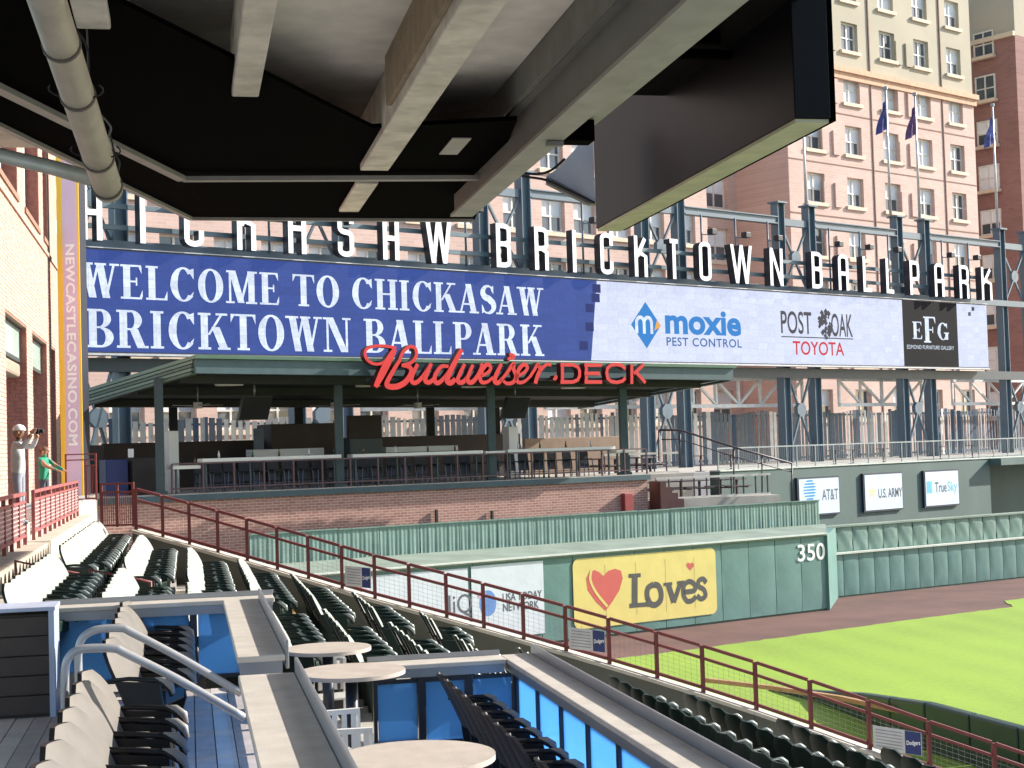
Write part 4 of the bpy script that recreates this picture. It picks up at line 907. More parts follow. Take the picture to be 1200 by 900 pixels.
# advertising pylon
WY = Wall(gp(71, 49.5), gp(99, 49.5)); q0, q1 = WY.t(71.5), WY.t(97.5)
py_ = thing('advertising_pylon', WY.P((q0+q1)/2, CZ), 'tall narrow lavender and yellow pylon with vertical web address lettering', 'sign')
b = MB(); b.wbox(WY, q0, q1, CZ-0.6, 14, -0.8, -0.03); b.build('core', M_side, py_)
M_yel = mat('yellow_vinyl', srgb(240, 198, 62), 0.5, 0.05, 1); M_lav = mat('lavender_vinyl', srgb(208, 186, 210), 0.5, 0.06, 1)
w_ = q1-q0
b = MB(); b.wbox(WY, q0, q0+w_*0.24, CZ-0.6, 14, -0.028, 0); b.build('yellow_edge', M_yel, py_)
b = MB(); b.wbox(WY, q0+w_*0.24, q0+w_*0.90, CZ-0.6, 14, -0.028, -0.003); b.build('lavender_panel', M_lav, py_)
b = MB(); b.wbox(WY, q0+w_*0.90, q1, CZ-0.6, 14, -0.028, 0); b.build('yellow_edge', M_yel, py_)
vs_, fs = text_polys('NEWCASTLECASINO.COM', 0.03, 1.08)
x0 = min(v[0] for v in vs_); x1 = max(v[0] for v in vs_); y0 = min(v[1] for v in vs_); y1 = max(v[1] for v in vs_)
zt, zb = WY.hit(84, 286)[1], WY.hit(90, 522)[1]; b = MB(); ta, tb_ = q0+w_*0.36, q0+w_*0.78
b.add([WY.P(tb_-(1-(y-y0)/(y1-y0))*(tb_-ta), zt-(x-x0)/(x1-x0)*(zt-zb), 0.004) for x, y in vs_], fs); b.build('lettering', M_face, py_, fix=False)

# concourse floor and its mesh railing
XR = -2.9
b = MB(); b.box(-12, XR-0.06, 14, 54, -4.5, CZ); tag(b.build('left_concourse', M_conc), kind='structure')
M_mesh = mat('pink_worn_rail_paint', srgb(150, 84, 84), 0.55, 0.2, 6)
def mesh_rail(y0, y1, lab):
    r_ = thing('mesh_railing', (XR, (y0+y1)/2, CZ-0.1), lab, 'railing', 'mesh railings of the concourse')
    z0, z1 = -1.36, -0.55
    for z, h in ((z1-0.06, 0.06), (z1-0.20, 0.04), (z0, 0.05)):
        b = MB(); b.box(XR-0.03, XR+0.03, y0+0.03, y1-0.03, z, z+h); b.build('rail', M_mesh, r_)
    n = max(3, round((y1-y0)/1.15))
    for k in range(n+1):
        y = y0+(y1-y0)*k/n; b = MB(); b.box(XR-0.032, XR+0.032, y-0.03, y+0.03, z0-0.2, z1+0.002); b.build('post', M_mesh, r_)
    b = MB(); y = y0
    while y < y1: b.box(XR-0.006, XR+0.006, y, y+0.03, z0+0.05, z1-0.2); y += 0.105
    z = z0+0.1
    while z < z1-0.22: b.box(XR+0.007, XR+0.017, y0, y1, z, z+0.022); z += 0.075
    tag(b.build('wire_mesh', mat('pale_worn_wire', srgb(196, 160, 158), 0.5), r_, fix=False), kind='stuff')
mesh_rail(21.5, 29.0, 'nearer worn pink mesh railing panel at the left edge below the man')
mesh_rail(30.6, 42.5, 'farther worn pink mesh railing panel in front of the boy')
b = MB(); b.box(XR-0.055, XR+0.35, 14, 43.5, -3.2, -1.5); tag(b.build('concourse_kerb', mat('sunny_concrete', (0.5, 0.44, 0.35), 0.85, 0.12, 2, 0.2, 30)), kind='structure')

# gates and frames beside the pylon
def red_frame(name, lab, cat, pxa, pxb, pyT, pyB, d, mid=True, panel=True, m_=None):
    Wf = Wall(gp(pxa, d), gp(pxb, d)); a, z1 = Wf.hit(pxa, pyT); c, z0 = Wf.hit(pxb, pyB); m_ = m_ or M_red; g = 0.045
    r_ = thing(name, Wf.P((a+c)/2, z0), lab, cat)
    for t in ([a, (a+c)/2-g/2, c-g] if mid else [a, c-g]):
        b = MB(); b.wbox(Wf, t, t+g, z0, z1, -0.025, 0.025); b.build('post', m_, r_)
    for z in (z1-0.04, z1-0.2, z0+0.02):
        b = MB(); b.wbox(Wf, a+g, c-g, z, z+0.035, -0.02, 0.02); b.build('rail', m_, r_)
    if panel:
        b = MB(); x = a+g
        while x < c-g: b.wbox(Wf, x, x+0.012, z0+0.06, z1-0.2, -0.006, 0.006); x += 0.04
        tag(b.build('wire_mesh', m_, r_, fix=False), kind='stuff')
    return r_
red_frame('gate', 'double red mesh gate at the top of the sloping rail', 'gate', 117, 158, 566, 617, 29.2)
red_frame('gate', 'tall narrow red frame standing in front of the pylon', 'gate', 76, 114, 532, 586, 44, False, False)
red_frame('gate', 'dark red mesh panel right of the pylon foot', 'gate', 99, 114, 538, 585, 43.8, False, True)

# ---------------------------------------------------------------- two people on the concourse
M_skin = mat('skin', (0.36, 0.19, 0.12), 0.55, 0.08, 10); M_hair = mat('brown_hair', (0.12, 0.06, 0.03), 0.7, 0.2, 30)
def person(name, loc, rot, label, H, joints, edges, radii, cloth):
    """one continuous skinned body; faces take clothing colours by height and limb"""
    me = bpy.data.meshes.new('body'); me.from_pydata([Vector(j)*H for j in joints], edges, [])
    o = bpy.data.objects.new(name, me); COL.objects.link(o); o.location = loc; o.rotation_euler = (0, 0, rot)
    sk = o.modifiers.new('skin', 'SKIN'); sk.use_smooth_shade = True
    lay = me.skin_vertices[0].data if me.skin_vertices else None
    if lay is None:
        bpy.context.view_layer.objects.active = o; bpy.ops.mesh.customdata_skin_add(); lay = me.skin_vertices[0].data
    for i, r in enumerate(radii):
        r = (r, r) if not isinstance(r, tuple) else r; lay[i].radius = (r[0]*H, r[1]*H)
    lay[0].use_root = True
    ss = o.modifiers.new('sub', 'SUBSURF'); ss.levels = 2; ss.render_levels = 2
    dg = bpy.context.evaluated_depsgraph_get(); me2 = bpy.data.meshes.new_from_object(o.evaluated_get(dg)); o.modifiers.clear(); o.data = me2
    for c in cloth['mats']: me2.materials.append(c)
    for p in me2.polygons: p.material_index = cloth['f'](p.center/H); p.use_smooth = True
    ORG[o] = Vector(loc); return tag(o, label, 'person')
# joints are in units of body height; +x forward, +y to the figure's left
def fig(arm):
    J = [(0,0,0.53), (0.0,0,0.64), (0.0,0,0.76), (0.005,0,0.83), (0.01,0,0.87), (0.02,0,0.925), (0.02,0,0.975),
         (0,0.055,0.50), (0.01,0.06,0.28), (-0.01,0.06,0.06), (0.07,0.065,0.02),
         (0,-0.055,0.50), (0.02,-0.06,0.28), (0.0,-0.06,0.06), (0.08,-0.065,0.02),
         (0,0.10,0.80), (0,-0.10,0.80)]
    E_ = [(0,1),(1,2),(2,3),(3,4),(4,5),(5,6),(0,7),(7,8),(8,9),(9,10),(0,11),(11,12),(12,13),(13,14),(2,15),(2,16)]
    R_ = [(0.085,0.065),(0.075,0.06),(0.085,0.065),(0.05,0.045),0.034,(0.052,0.06),(0.04,0.045),0.055,0.038,0.026,0.024,0.055,0.038,0.026,0.024,0.036,0.036]
    for side, pts in ((15, arm[0]), (16, arm[1])):
        prev = side
        for k, p in enumerate(pts):
            J.append(p); E_.append((prev, len(J)-1)); R_.append([0.032, 0.022, 0.019, 0.012][min(k, 3)]); prev = len(J)-1
    return J, E_, R_
def head_bits(o, H, hair, cap=None):
    n = MB(); c = Vector((0.028, 0, 0.938))*H; r = 0.064*H
    for i in range(7):
        for k in range(12):
            pass
    rings = []
    for i in range(8):
        ph = PI/2*i/7; rings.append([c+Vector((math.cos(2*PI*k/14)*math.cos(ph)*r*1.05-0.012*H, math.sin(2*PI*k/14)*math.cos(ph)*r*0.95, math.sin(ph)*r*0.95)) for k in range(14)])
    n.add([p for R in rings for p in R], [(i*14+k, i*14+(k+1)%14, (i+1)*14+(k+1)%14, (i+1)*14+k) for i in range(7) for k in range(14)], 0, True)
    n.add([c+Vector((-r*1.1-0.004*H, s*0.035*H, 0)) for s in (-1, 1)]+[c+Vector((-0.045*H, s*0.03*H, -0.06*H)) for s in (1, -1)], [(0,1,2,3)])
    ORG[o] = Vector((0,0,0)); h = n.build('hair', hair, o); 
    f = MB()
    for s in (-1, 1): f.disc(c+Vector((r*0.86, s*0.022*H, -0.012*H)), 0.007*H, 0.006*H, 8)
    f.build('eyes', M_black, o)
    f = MB(); f.add([c+Vector((r*0.85, -0.008*H, -0.035*H)), c+Vector((r*0.85, 0.008*H, -0.035*H)), c+Vector((r*1.15, 0, -0.034*H)), c+Vector((r*0.9, 0, -0.005*H))], [(0,2,3),(2,1,3),(0,1,2)]); f.build('nose', M_skin, o)
    f = MB()
    for s in (-1, 1): f.disc(c+Vector((-0.004*H, s*0.058*H, -0.032*H)), 0.012*H, 0.022*H, 8)
    f.build('ears', M_skin, o)
def hand(o, H, wrist, d, side):
    """palm with four fingers and a thumb, slightly curled"""
    b = MB(); w_ = Vector(wrist)*H; d = Vector(d).normalized(); sdv = d.cross(Vector((0,0,1))); sdv = sdv.normalized() if sdv.length > 0.1 else Vector((0,1,0)); dn = sdv.cross(d)
    b.bar(w_, w_+d*0.05*H, 0.046*H, 0.018*H, dn)
    for k, l in enumerate((0.040, 0.046, 0.043, 0.034)):
        a = w_+d*0.05*H+sdv*(k-1.5)*0.0115*H; m_ = a+d*l*0.55*H-dn*0.004*H; e = m_+d*l*0.3*H-dn*0.016*H; b.tube([a, m_, e], [0.0052*H, 0.005*H, 0.004*H], 6)
    a = w_+d*0.012*H+sdv*side*0.022*H; b.tube([a, a+(d*0.6+sdv*side*0.6)*0.026*H, a+(d+sdv*side*0.2)*0.045*H-dn*0.006*H], [0.0068*H, 0.006*H, 0.0045*H], 6)
    b.build('hand', M_skin, o)
M_gsh = mat('pale_grey_shirt', (0.48, 0.49, 0.51), 0.8, 0.1, 12); M_gsp = mat('light_grey_trousers', (0.26, 0.28, 0.34), 0.8, 0.1, 12); M_shoe = mat('shoe_dark', (0.06, 0.06, 0.06), 0.6)
M_teal = mat('green_tee', srgb(20, 128, 100), 0.75, 0.15, 10)
def cl_man(c):
    if c.z > 0.855: return 2
    if c.z < 0.035: return 3
    if c.z < 0.52: return 1
    return 0
ym = 27.6; pm = gp(21, 27.5)
Jm = fig([[(0.10,0.15,0.77), (0.17,0.10,0.90)], [(0.10,-0.15,0.77), (0.17,-0.10,0.90)]])
man = person('person', (pm.x, pm.y, CZ), math.radians(-12), 'person in pale grey long sleeves raising a camera beside the brick opening', 1.82, Jm[0], Jm[1], Jm[2], {'mats': [M_gsh, M_gsp, M_skin, M_shoe], 'f': cl_man})
head_bits(man, 1.82, mat('white_cap', (0.8, 0.8, 0.8), 0.7)); hand(man, 1.82, (0.175,0.095,0.905), (0.15,-0.55,0.5), 1); hand(man, 1.82, (0.175,-0.095,0.905), (0.15,0.55,0.5), -1)
cm = thing('camera', man.location+Matrix.Rotation(man.rotation_euler.z, 3, 'Z') @ Vector((0.205*1.82, 0, 0.925*1.82)), 'small black camera held up to the face of the person in grey', 'camera'); cm.rotation_euler = man.rotation_euler
ORG[cm] = Vector((0,0,0)); b = MB(); b.box(-0.03, 0.03, -0.075, 0.075, -0.05, 0.05); b.build('camera_body', M_black, cm, bevel=0.008)
b = MB(); b.tube([(0.031,0,0),(0.1,0,0)], 0.038, 12); b.build('lens', M_black, cm)
def cl_boy(c):
    if c.z > 0.865: return 2
    if abs(c.y) > 0.115 and c.x > 0.05: return 2
    if c.z < 0.035: return 3
    if c.z < 0.50: return 1
    return 0
Jb = fig([[(0.12,0.15,0.70), (0.27,0.10,0.63)], [(0.12,-0.15,0.70), (0.27,-0.08,0.63)]])
pb = gp(51, 34.6)
boy = person('person', (pb.x, pb.y, CZ), math.radians(-25), 'child in a green tee shirt leaning forward over the mesh railing', 1.48, Jb[0], Jb[1], Jb[2], {'mats': [M_teal, mat('dark_shorts', (0.05,0.06,0.08), 0.8), M_skin, M_shoe], 'f': cl_boy})
head_bits(boy, 1.48, M_hair); hand(boy, 1.48, (0.27,0.10,0.63), (0.9,-0.1,-0.3), 1); hand(boy, 1.48, (0.27,-0.08,0.63), (0.9,0.1,-0.3), -1)
# ================================================================ seating bowl
def tz(i): return -2.45-0.21*i
def tx_(i): return 0.84*i+0.22
def dY(d, X): return (d-0.2*X)/0.98
ENDD = {-2: 29.0, -1: 27.4, 0: 26.8, 1: 26.6, 2: 25.8, 3: 24.5, 4: 23.2, 5: 22.0, 6: 19.2, 7: 19.0, 8: 18.3, 9: 17.5, 10: 16.6}
def yend(i): return dY(ENDD[max(-2, min(10, i))], tx_(i))
b = MB()
for i in range(-3, 13):
    x0, x1 = tx_(i)-0.47, tx_(i)+0.37
    if i == -3: x0 = XR+0.35
    y1 = yend(i)+1.9 if i < 6 else yend(i)+4
    b.box(x0, x1, 3.0 if i > 4 else 15.2, y1, -7, tz(i))
tag(b.build('seating_tiers', mat('tier_concrete', (0.40, 0.38, 0.34), 0.85, 0.16, 1.5, 0.3, 25)), kind='structure')
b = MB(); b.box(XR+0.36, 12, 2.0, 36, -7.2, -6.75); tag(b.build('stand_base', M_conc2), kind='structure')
# half steps with worn yellow nosing in the end aisle
M_yst = mat('worn_yellow_paint', srgb(206, 160, 70), 0.8, 0.25, 6)
for i in range(-2, 6):
    y0 = yend(i)+0.35; s = thing('aisle_step', (tx_(i), y0+0.6, tz(i)), '%s concrete aisle step with yellow nosing, counted down from the concourse' % ordn[i+2], 'step', 'aisle steps by the sloping rail')
    b = MB(); b.box(tx_(i)-0.468, tx_(i)-0.16, y0, y0+1.3, tz(i), tz(i)+0.105); b.build('tread', M_conc, s)
    b = MB(); b.box(tx_(i)-0.158, tx_(i)-0.128, y0, y0+1.3, tz(i)+0.002, tz(i)+0.107); b.build('nosing', M_yst, s)
    for k in range(2): pass

# folding seat prototype: faces +x, stands on its own floor bracket
def seat_proto(name, m_shell, m_front, m_pan, m_arm, cat):
    s = thing(name, (0, 0, 0), '', cat)
    b = MB(); R_, C_ = 10, 8; F1 = []; B1 = []
    for r_ in range(R_+1):
        v_ = r_/R_; z = 0.38+0.50*v_; wd = 0.222*math.sqrt(max(0.16, 1-max(0, (v_-0.50)/0.53)**2.4))
        for c in range(C_+1):
            u_ = 2*c/C_-1; y = u_*wd; x = -0.02-0.21*v_-0.03*v_*v_+0.022*u_*u_
            F1.append((x, y, z)); B1.append((x-0.030, y, z))
    q = lambda r_, c: r_*(C_+1)+c
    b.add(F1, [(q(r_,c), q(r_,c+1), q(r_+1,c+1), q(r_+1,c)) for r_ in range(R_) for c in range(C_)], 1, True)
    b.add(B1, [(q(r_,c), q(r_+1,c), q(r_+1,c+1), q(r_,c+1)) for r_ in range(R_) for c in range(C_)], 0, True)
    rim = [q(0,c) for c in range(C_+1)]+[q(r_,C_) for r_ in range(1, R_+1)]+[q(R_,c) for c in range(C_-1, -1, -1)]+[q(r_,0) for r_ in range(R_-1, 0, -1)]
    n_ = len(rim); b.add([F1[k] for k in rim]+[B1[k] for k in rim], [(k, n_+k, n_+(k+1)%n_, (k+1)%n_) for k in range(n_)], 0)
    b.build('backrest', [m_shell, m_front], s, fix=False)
    b = MB(); b.hexa([(0.0,-0.20,0.36),(0.27,-0.20,0.40),(0.27,0.20,0.40),(0.0,0.20,0.36),(-0.02,-0.20,0.47),(0.27,-0.20,0.52),(0.27,0.20,0.52),(-0.02,0.20,0.47)]); b.build('seat_pan', m_pan, s, bevel=0.02)
    for y in (-0.225, 0.225):
        b = MB(); b.tube([(-0.14, y, 0.60), (0.0, y, 0.61), (0.22, y, 0.60), (0.31, y, 0.55), (0.33, y, 0.48)], [0.014, 0.018, 0.022, 0.024, 0.018], 6); b.build('armrest', m_shell, s)
        b = MB(); b.tube([(0.20, y, 0.612), (0.27, y, 0.60), (0.325, y, 0.56), (0.345, y, 0.50)], [0.012, 0.026, 0.030, 0.014], 6); b.build('arm_cap', m_arm, s)  # pale caps hold the sunlight on the arm tips in their colour
        b = MB(); b.prism([(-0.10, y-0.012, 0.59), (0.24, y-0.012, 0.58), (0.27, y-0.012, 0.40), (0.14, y-0.012, 0.0), (0.02, y-0.012, 0.0), (-0.02, y-0.012, 0.36)], (0, 0.024, 0)); b.build('bracket', m_shell, s)
    return s
M_gsh2 = mat('dark_green_seat_plastic', srgb(22, 38, 32), 0.4, 0.15, 8, spec=0.3); M_gfr = mat('pale_seat_face', srgb(152, 156, 150), 0.55, 0.10, 6, spec=0.2)  # front face paler than the dark green shell
M_gpn = mat('green_seat_pan', srgb(22, 42, 35), 0.5, 0.15, 8, spec=0.2); M_garm = mat('sunlit_green_arm_cap', srgb(140, 148, 142), 0.25, 0.1, 8, spec=0.7)  # last one: arm tips coloured pale as if sunlit
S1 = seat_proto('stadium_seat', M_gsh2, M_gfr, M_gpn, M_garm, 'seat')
used = [False]
def place_seat(proto, flag, loc, rot, label, group):
    o = proto if not flag[0] else copy_tree(proto); flag[0] = True
    o.location = loc; o.rotation_euler = (0, 0, rot); o['label'] = label; o['group'] = group; return o
rowname = {i: ordn[i+2] for i in range(-2, 12)}
def row(i, ya, yb_, blk, n0=0):
    n = int((yb_-ya)/0.49)
    for k in range(n):
        y = yb_-0.24-k*0.49
        place_seat(S1, used, (tx_(i)+random.uniform(-.006,.006), y, tz(i)), (-0.38 if i <= 1 else -0.16 if i <= 5 else 0.28)+random.uniform(-0.03, 0.03), '%s green folding seat from the far end, %s row, %s block' % (ordn[min(k, 48)], rowname[i], blk), 'green seats of the %s block' % blk)
for i in range(-2, 6): row(i, 21.3, yend(i), 'far')
for i in range(-2, 2): row(i, 15.6 if i > -2 else 14.6, 19.9, 'middle')
for i in range(2, 5): row(i, 16.0, 19.9, 'middle')
row(5, 15.4, 19.9, 'middle')
for i in range(6, 10): row(i, 12.0 if i < 8 else 14.0, yend(i), 'right')

# ---------------------------------------------------------------- sloping maroon rail on its concrete parapet
RP = [(158, 29.0), (430, 27.5), (860, 25.0), (1063, 24.0), (1240, 23.2)]
RZ = [-1.34, -2.60, -4.28, -5.15, -5.85]
def rail_pt(px):
    for k in range(len(RP)-1):
        if px <= RP[k+1][0] or k == len(RP)-2:
            f = (px-RP[k][0])/(RP[k+1][0]-RP[k][0]); d = RP[k][1]+f*(RP[k+1][1]-RP[k][1]); z = RZ[k]+f*(RZ[k+1]-RZ[k]); p = gp(px, d); return Vector((p.x, p.y, z))
posts = [158, 189, 220, 253, 287, 322, 358, 397, 435, 475, 518, 561, 607, 656, 706, 761, 814, 875, 938, 1005, 1074, 1149, 1230]
pp = [rail_pt(x) for x in posts]
rail = thing('sloping_rail', pp[8], 'long maroon three bar rail sloping down beside the green seats', 'railing')
for k, p in enumerate(pp):
    b = MB(); h = 0.76; b.box(p.x-0.03, p.x+0.03, p.y-0.03, p.y+0.03, p.z-0.05, p.z+h); b.build('post', M_red, rail)
    if k+1 < len(pp):
        q = pp[k+1]; dv = (q-p).normalized()*0.03
        for hh, r_ in ((0.76, 0.05), (0.56, 0.045), (0.08, 0.05)):
            b = MB(); b.bar(p+dv+Vector((0,0,hh)), q-dv+Vector((0,0,hh)), 0.05, r_); b.build('rail', M_red, rail)
        L = (q-p).length; n = int(L/0.09); b = MB()
        for j in range(1, n):
            a = p+(q-p)*(j/n); b.bar(a+Vector((0,0,0.1)), a+Vector((0,0,0.54)), 0.0028, 0.0028)
        for j in range(1, 6):
            z = 0.1+0.075*j; b.bar(p+Vector((0,0,z)), q+Vector((0,0,z)), 0.0028, 0.0028)
        tag(b.build('wire_mesh', mat('grey_wire', (0.3, 0.28, 0.28), 0.5), rail, fix=False), kind='stuff')
par = thing('parapet', (pp[8].x, pp[8].y, pp[8].z-1.5), 'stepped grey green concrete parapet under the sloping maroon rail', 'wall')
M_par = mat('grey_green_concrete', srgb(98, 100, 90), 0.85, 0.16, 1.5, 0.3, 20)
for k in range(len(pp)-1):
    p, q = pp[k], pp[k+1]; s_ = (q-p); s_.z = 0; nn = Vector((s_.y, -s_.x, 0)).normalized()
    if nn.dot(-p) < 0: nn = -nn
    b = MB(); w1 = nn*0.14; w0 = nn*-0.14; lo = min(p.z, q.z)-2.6
    b.hexa([Vector((*(v+w)[:2], lo)) for v, w in ((p,w1),(q,w1),(q,w0),(p,w0))]+[Vector((*(v+w)[:2], v.z-0.06)) for v, w in ((p,w1),(q,w1),(q,w0),(p,w0))]); b.build('wall_panel', M_par, par)
    b = MB(); w1 = nn*0.17; w0 = nn*-0.17
    b.hexa([Vector((*(v+w)[:2], v.z-0.058)) for v, w in ((p,w1),(q,w1),(q,w0),(p,w0))]+[Vector((*(v+w)[:2], v.z+0.0)) for v, w in ((p,w1),(q,w1),(q,w0),(p,w0))]); b.build('coping', mat('pale_coping', srgb(196, 190, 176), 0.8), par)
# paper notices tied to the rail
M_ntc = mat('notice_white', srgb(206, 206, 204), 0.6); M_dodge = mat('notice_blue', srgb(34, 52, 110), 0.5); M_ink = mat('ink_grey', srgb(150, 150, 152), 0.7)
def notice(pxa, pxb, lab):
    a, c = rail_pt(pxa), rail_pt(pxb); Wn = Wall(Vector((a.x, a.y, 0)), Vector((c.x, c.y, 0)), 0.05); L = (Vector((c.x, c.y))-Vector((a.x, a.y))).length; zm = (a.z+c.z)/2; sl = (c.z-a.z)/L
    n_ = thing('rail_notice', Wn.P(L/2, zm+0.12), lab, 'sign', 'notices on the sloping rail')
    PP = lambda t, z, o: Wn.P(t, zm+sl*(t-L/2)*0.35+z, o)
    b = MB(); b.hexa([PP(0,.12,-.006), PP(L,.12,-.006), PP(L,.12,0), PP(0,.12,0), PP(0,.48,-.006), PP(L,.48,-.006), PP(L,.48,0), PP(0,.48,0)]); b.build('sheet', M_ntc, n_)
    b = MB(); b.add([PP(L*.66,.125,.003), PP(L-.01,.125,.003), PP(L-.01,.475,.003), PP(L*.66,.475,.003)], [(0,1,2,3)]); b.build('blue_field', M_dodge, n_, fix=False)
    b = MB()
    for k in range(6): b.add([PP(.04,.17+.05*k,.003), PP(L*.6,.17+.05*k,.003), PP(L*.6,.185+.05*k,.003), PP(.04,.185+.05*k,.003)], [(0,1,2,3)])
    b.build('print_lines', M_ink, n_, fix=False)
    vs_, fs = text_polys('Dodgers', 0.03); x0, x1 = min(v[0] for v in vs_), max(v[0] for v in vs_); b = MB()
    b.add([PP(L*.69+(x-x0)/(x1-x0)*L*.28, .26+y*.09+.03*(x-x0)/(x1-x0), .006) for x, y in vs_], fs); b.build('lettering', M_face, n_, fix=False)
notice(402, 432, 'upper white notice with a blue end on the sloping rail')
notice(661, 703, 'middle white notice with a blue end on the sloping rail')
notice(1010, 1066, 'lower white notice with a blue end on the sloping rail')

# ---------------------------------------------------------------- padded wall between stand and field
PW = [at_z(x, y, z) for x, y, z in ((905, 806, -6.55), (960, 809, -6.35), (1013, 812, -6.0), (1090, 823, -5.6), (1200, 852, -5.6), (1330, 890, -5.6))]
fw = thing('field_side_wall', (PW[3].x, PW[3].y, FIELD), 'low curved dark green padded wall between the stand and the grass', 'wall')
for k in range(len(PW)-1):
    p, q = PW[k], PW[k+1]; n_ = max(2, int((q-p).length/1.3))
    for j in range(n_):
        a = p+(q-p)*(j/n_); c = p+(q-p)*((j+1)/n_-0.01); s_ = (c-a); nn = Vector((s_.y, -s_.x, 0)).normalized()*0.14
        b = MB(); b.hexa([Vector((*(v+w)[:2], FIELD-0.1)) for v, w in ((a,nn),(c,nn),(c,-nn),(a,-nn))]+[Vector((*(v+w)[:2], v.z)) for v, w in ((a,nn),(c,nn),(c,-nn),(a,-nn))]); b.build('pad', mat('dark_green_vinyl', srgb(34, 62, 54), 0.4, 0.1, 2), fw, bevel=0.05)
b = MB(); pts = [at_z(x, y, -6.0) for x, y in ((828, 797), (905, 806), (985, 818), (1080, 838), (1200, 872))]
for k in range(len(pts)-1): b.bar(pts[k], pts[k+1], 0.12, 0.10)
tag(b.build('wooden_bench', mat('tan_wood', srgb(176, 134, 100), 0.7, 0.15, 3)), 'long tan bench along the foot of the padded field wall', 'bench')
# ================================================================ party terraces in the foreground
def XY(px, d): p = gp(px, d); return p.x, p.y
M_alu = mat('satin_aluminium', (0.55, 0.56, 0.58), 0.32, 0.06, 3, metal=0.8); M_cnt = mat('beige_solid_counter', srgb(194, 186, 175), 0.5, 0.11, 5.0, 0.1, 60); M_tray = mat('grey_metal_edge', (0.30, 0.31, 0.33), 0.35, 0.08, 2, metal=0.5)
def blue_panel_mat():
    M = bpy.data.materials.new('blue_translucent_panel'); M.use_nodes = True; n = M.node_tree; p = n.nodes['Principled BSDF']
    p.inputs['Base Color'].default_value = (*srgb(136, 188, 228), 1); p.inputs['Roughness'].default_value = 0.12; p.inputs['Specular IOR Level'].default_value = 0.6
    tr = n.nodes.new('ShaderNodeBsdfTransparent'); tr.inputs[0].default_value = (*srgb(150, 198, 250), 1)
    tl = n.nodes.new('ShaderNodeBsdfTranslucent'); tl.inputs[0].default_value = (*srgb(140, 198, 244), 1)
    m1 = n.nodes.new('ShaderNodeMixShader'); m1.inputs[0].default_value = 0.7; m2 = n.nodes.new('ShaderNodeMixShader'); m2.inputs[0].default_value = 0.45
    nz = n.nodes.new('ShaderNodeTexNoise'); nz.inputs['Scale'].default_value = 2.0; bp = n.nodes.new('ShaderNodeBump'); bp.inputs['Strength'].default_value = 0.15; n.links.new(nz.outputs[0], bp.inputs['Height']); n.links.new(bp.outputs[0], p.inputs['Normal'])
    n.links.new(p.outputs[0], m1.inputs[1]); n.links.new(tl.outputs[0], m1.inputs[2]); n.links.new(m1.outputs[0], m2.inputs[1]); n.links.new(tr.outputs[0], m2.inputs[2])
    n.links.new(m2.outputs[0], n.nodes['Material Output'].inputs['Surface']); return M
M_bp = blue_panel_mat(); M_pf = mat('dark_panel_frame', srgb(52, 56, 64), 0.4, 0.1, 3, metal=0.4)
PZ, TZ = -2.25, -2.98            # floors of the upper-left and the lower-right terrace
YW = 15.35; XC = 0.30            # far wall and counter line of the left terrace
M_pl = mat('grey_composite_plank', srgb(190, 180, 172), 0.6, 0.12, 4, 0.2, 25, streak=1.0)
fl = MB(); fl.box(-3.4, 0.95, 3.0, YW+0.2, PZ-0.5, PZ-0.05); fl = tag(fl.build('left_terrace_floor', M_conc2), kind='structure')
M_pls = [M_pl, mat('grey_plank_light', srgb(200, 192, 184), 0.6, 0.14, 3, 0.2, 25), mat('grey_plank_dark', srgb(176, 166, 160), 0.65, 0.14, 5, 0.2, 25)]
x = -3.35; k = 0
while x < 0.9:
    b = MB(); b.box(x, x+0.145, 3.0, YW-0.1, PZ-0.045, PZ+0.0015*(k % 3)); b.build('plank', random.choice(M_pls), fl); x += 0.153; k += 1
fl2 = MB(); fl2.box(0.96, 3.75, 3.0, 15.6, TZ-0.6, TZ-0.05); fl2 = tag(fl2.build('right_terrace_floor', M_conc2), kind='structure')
x = 0.98; k = 0
while x < 3.7:
    b = MB(); b.box(x, x+0.145, 3.0, 15.5, TZ-0.045, TZ+0.0015*(k % 3)); b.build('plank', random.choice(M_pls), fl2); x += 0.153; k += 1
b = MB(); b.box(0.92, 0.955, 3.0, YW, TZ-0.6, PZ-0.05); tag(b.build('terrace_riser', M_conc2), kind='structure')

def panel_run(name, lab, a, c, z0, z1, npan, facing_out, top_m=M_alu, top_w=0.30, group=None):
    """windbreak: framed translucent blue panels with a metal cap; a, c plan points"""
    Wp = Wall(Vector((a[0], a[1], 0)), Vector((c[0], c[1], 0))); L = Wp.len; t = thing(name, Wp.P(L/2, z0-0.1), lab, 'windbreak', group)
    for k in range(npan+1):
        s = L*k/npan; b = MB(); b.wbox(Wp, max(0, s-0.035), min(L, s+0.035), z0-0.12, z1-0.002, -0.03, 0.03); b.build('post', M_pf, t)
    for k in range(npan):
        s0, s1 = L*k/npan+0.045, L*(k+1)/npan-0.045
        b = MB(); b.wbox(Wp, s0, s1, z0+0.03, z1-0.05, -0.006, 0.006); b.build('blue_panel', M_bp, t)
        b = MB(); b.wbox(Wp, s0, s1, z0-0.01, z0+0.028, -0.02, 0.02); b.wbox(Wp, s0, s1, z1-0.048, z1-0.01, -0.02, 0.02); b.build('panel_frame', M_pf, t)
    return t, Wp
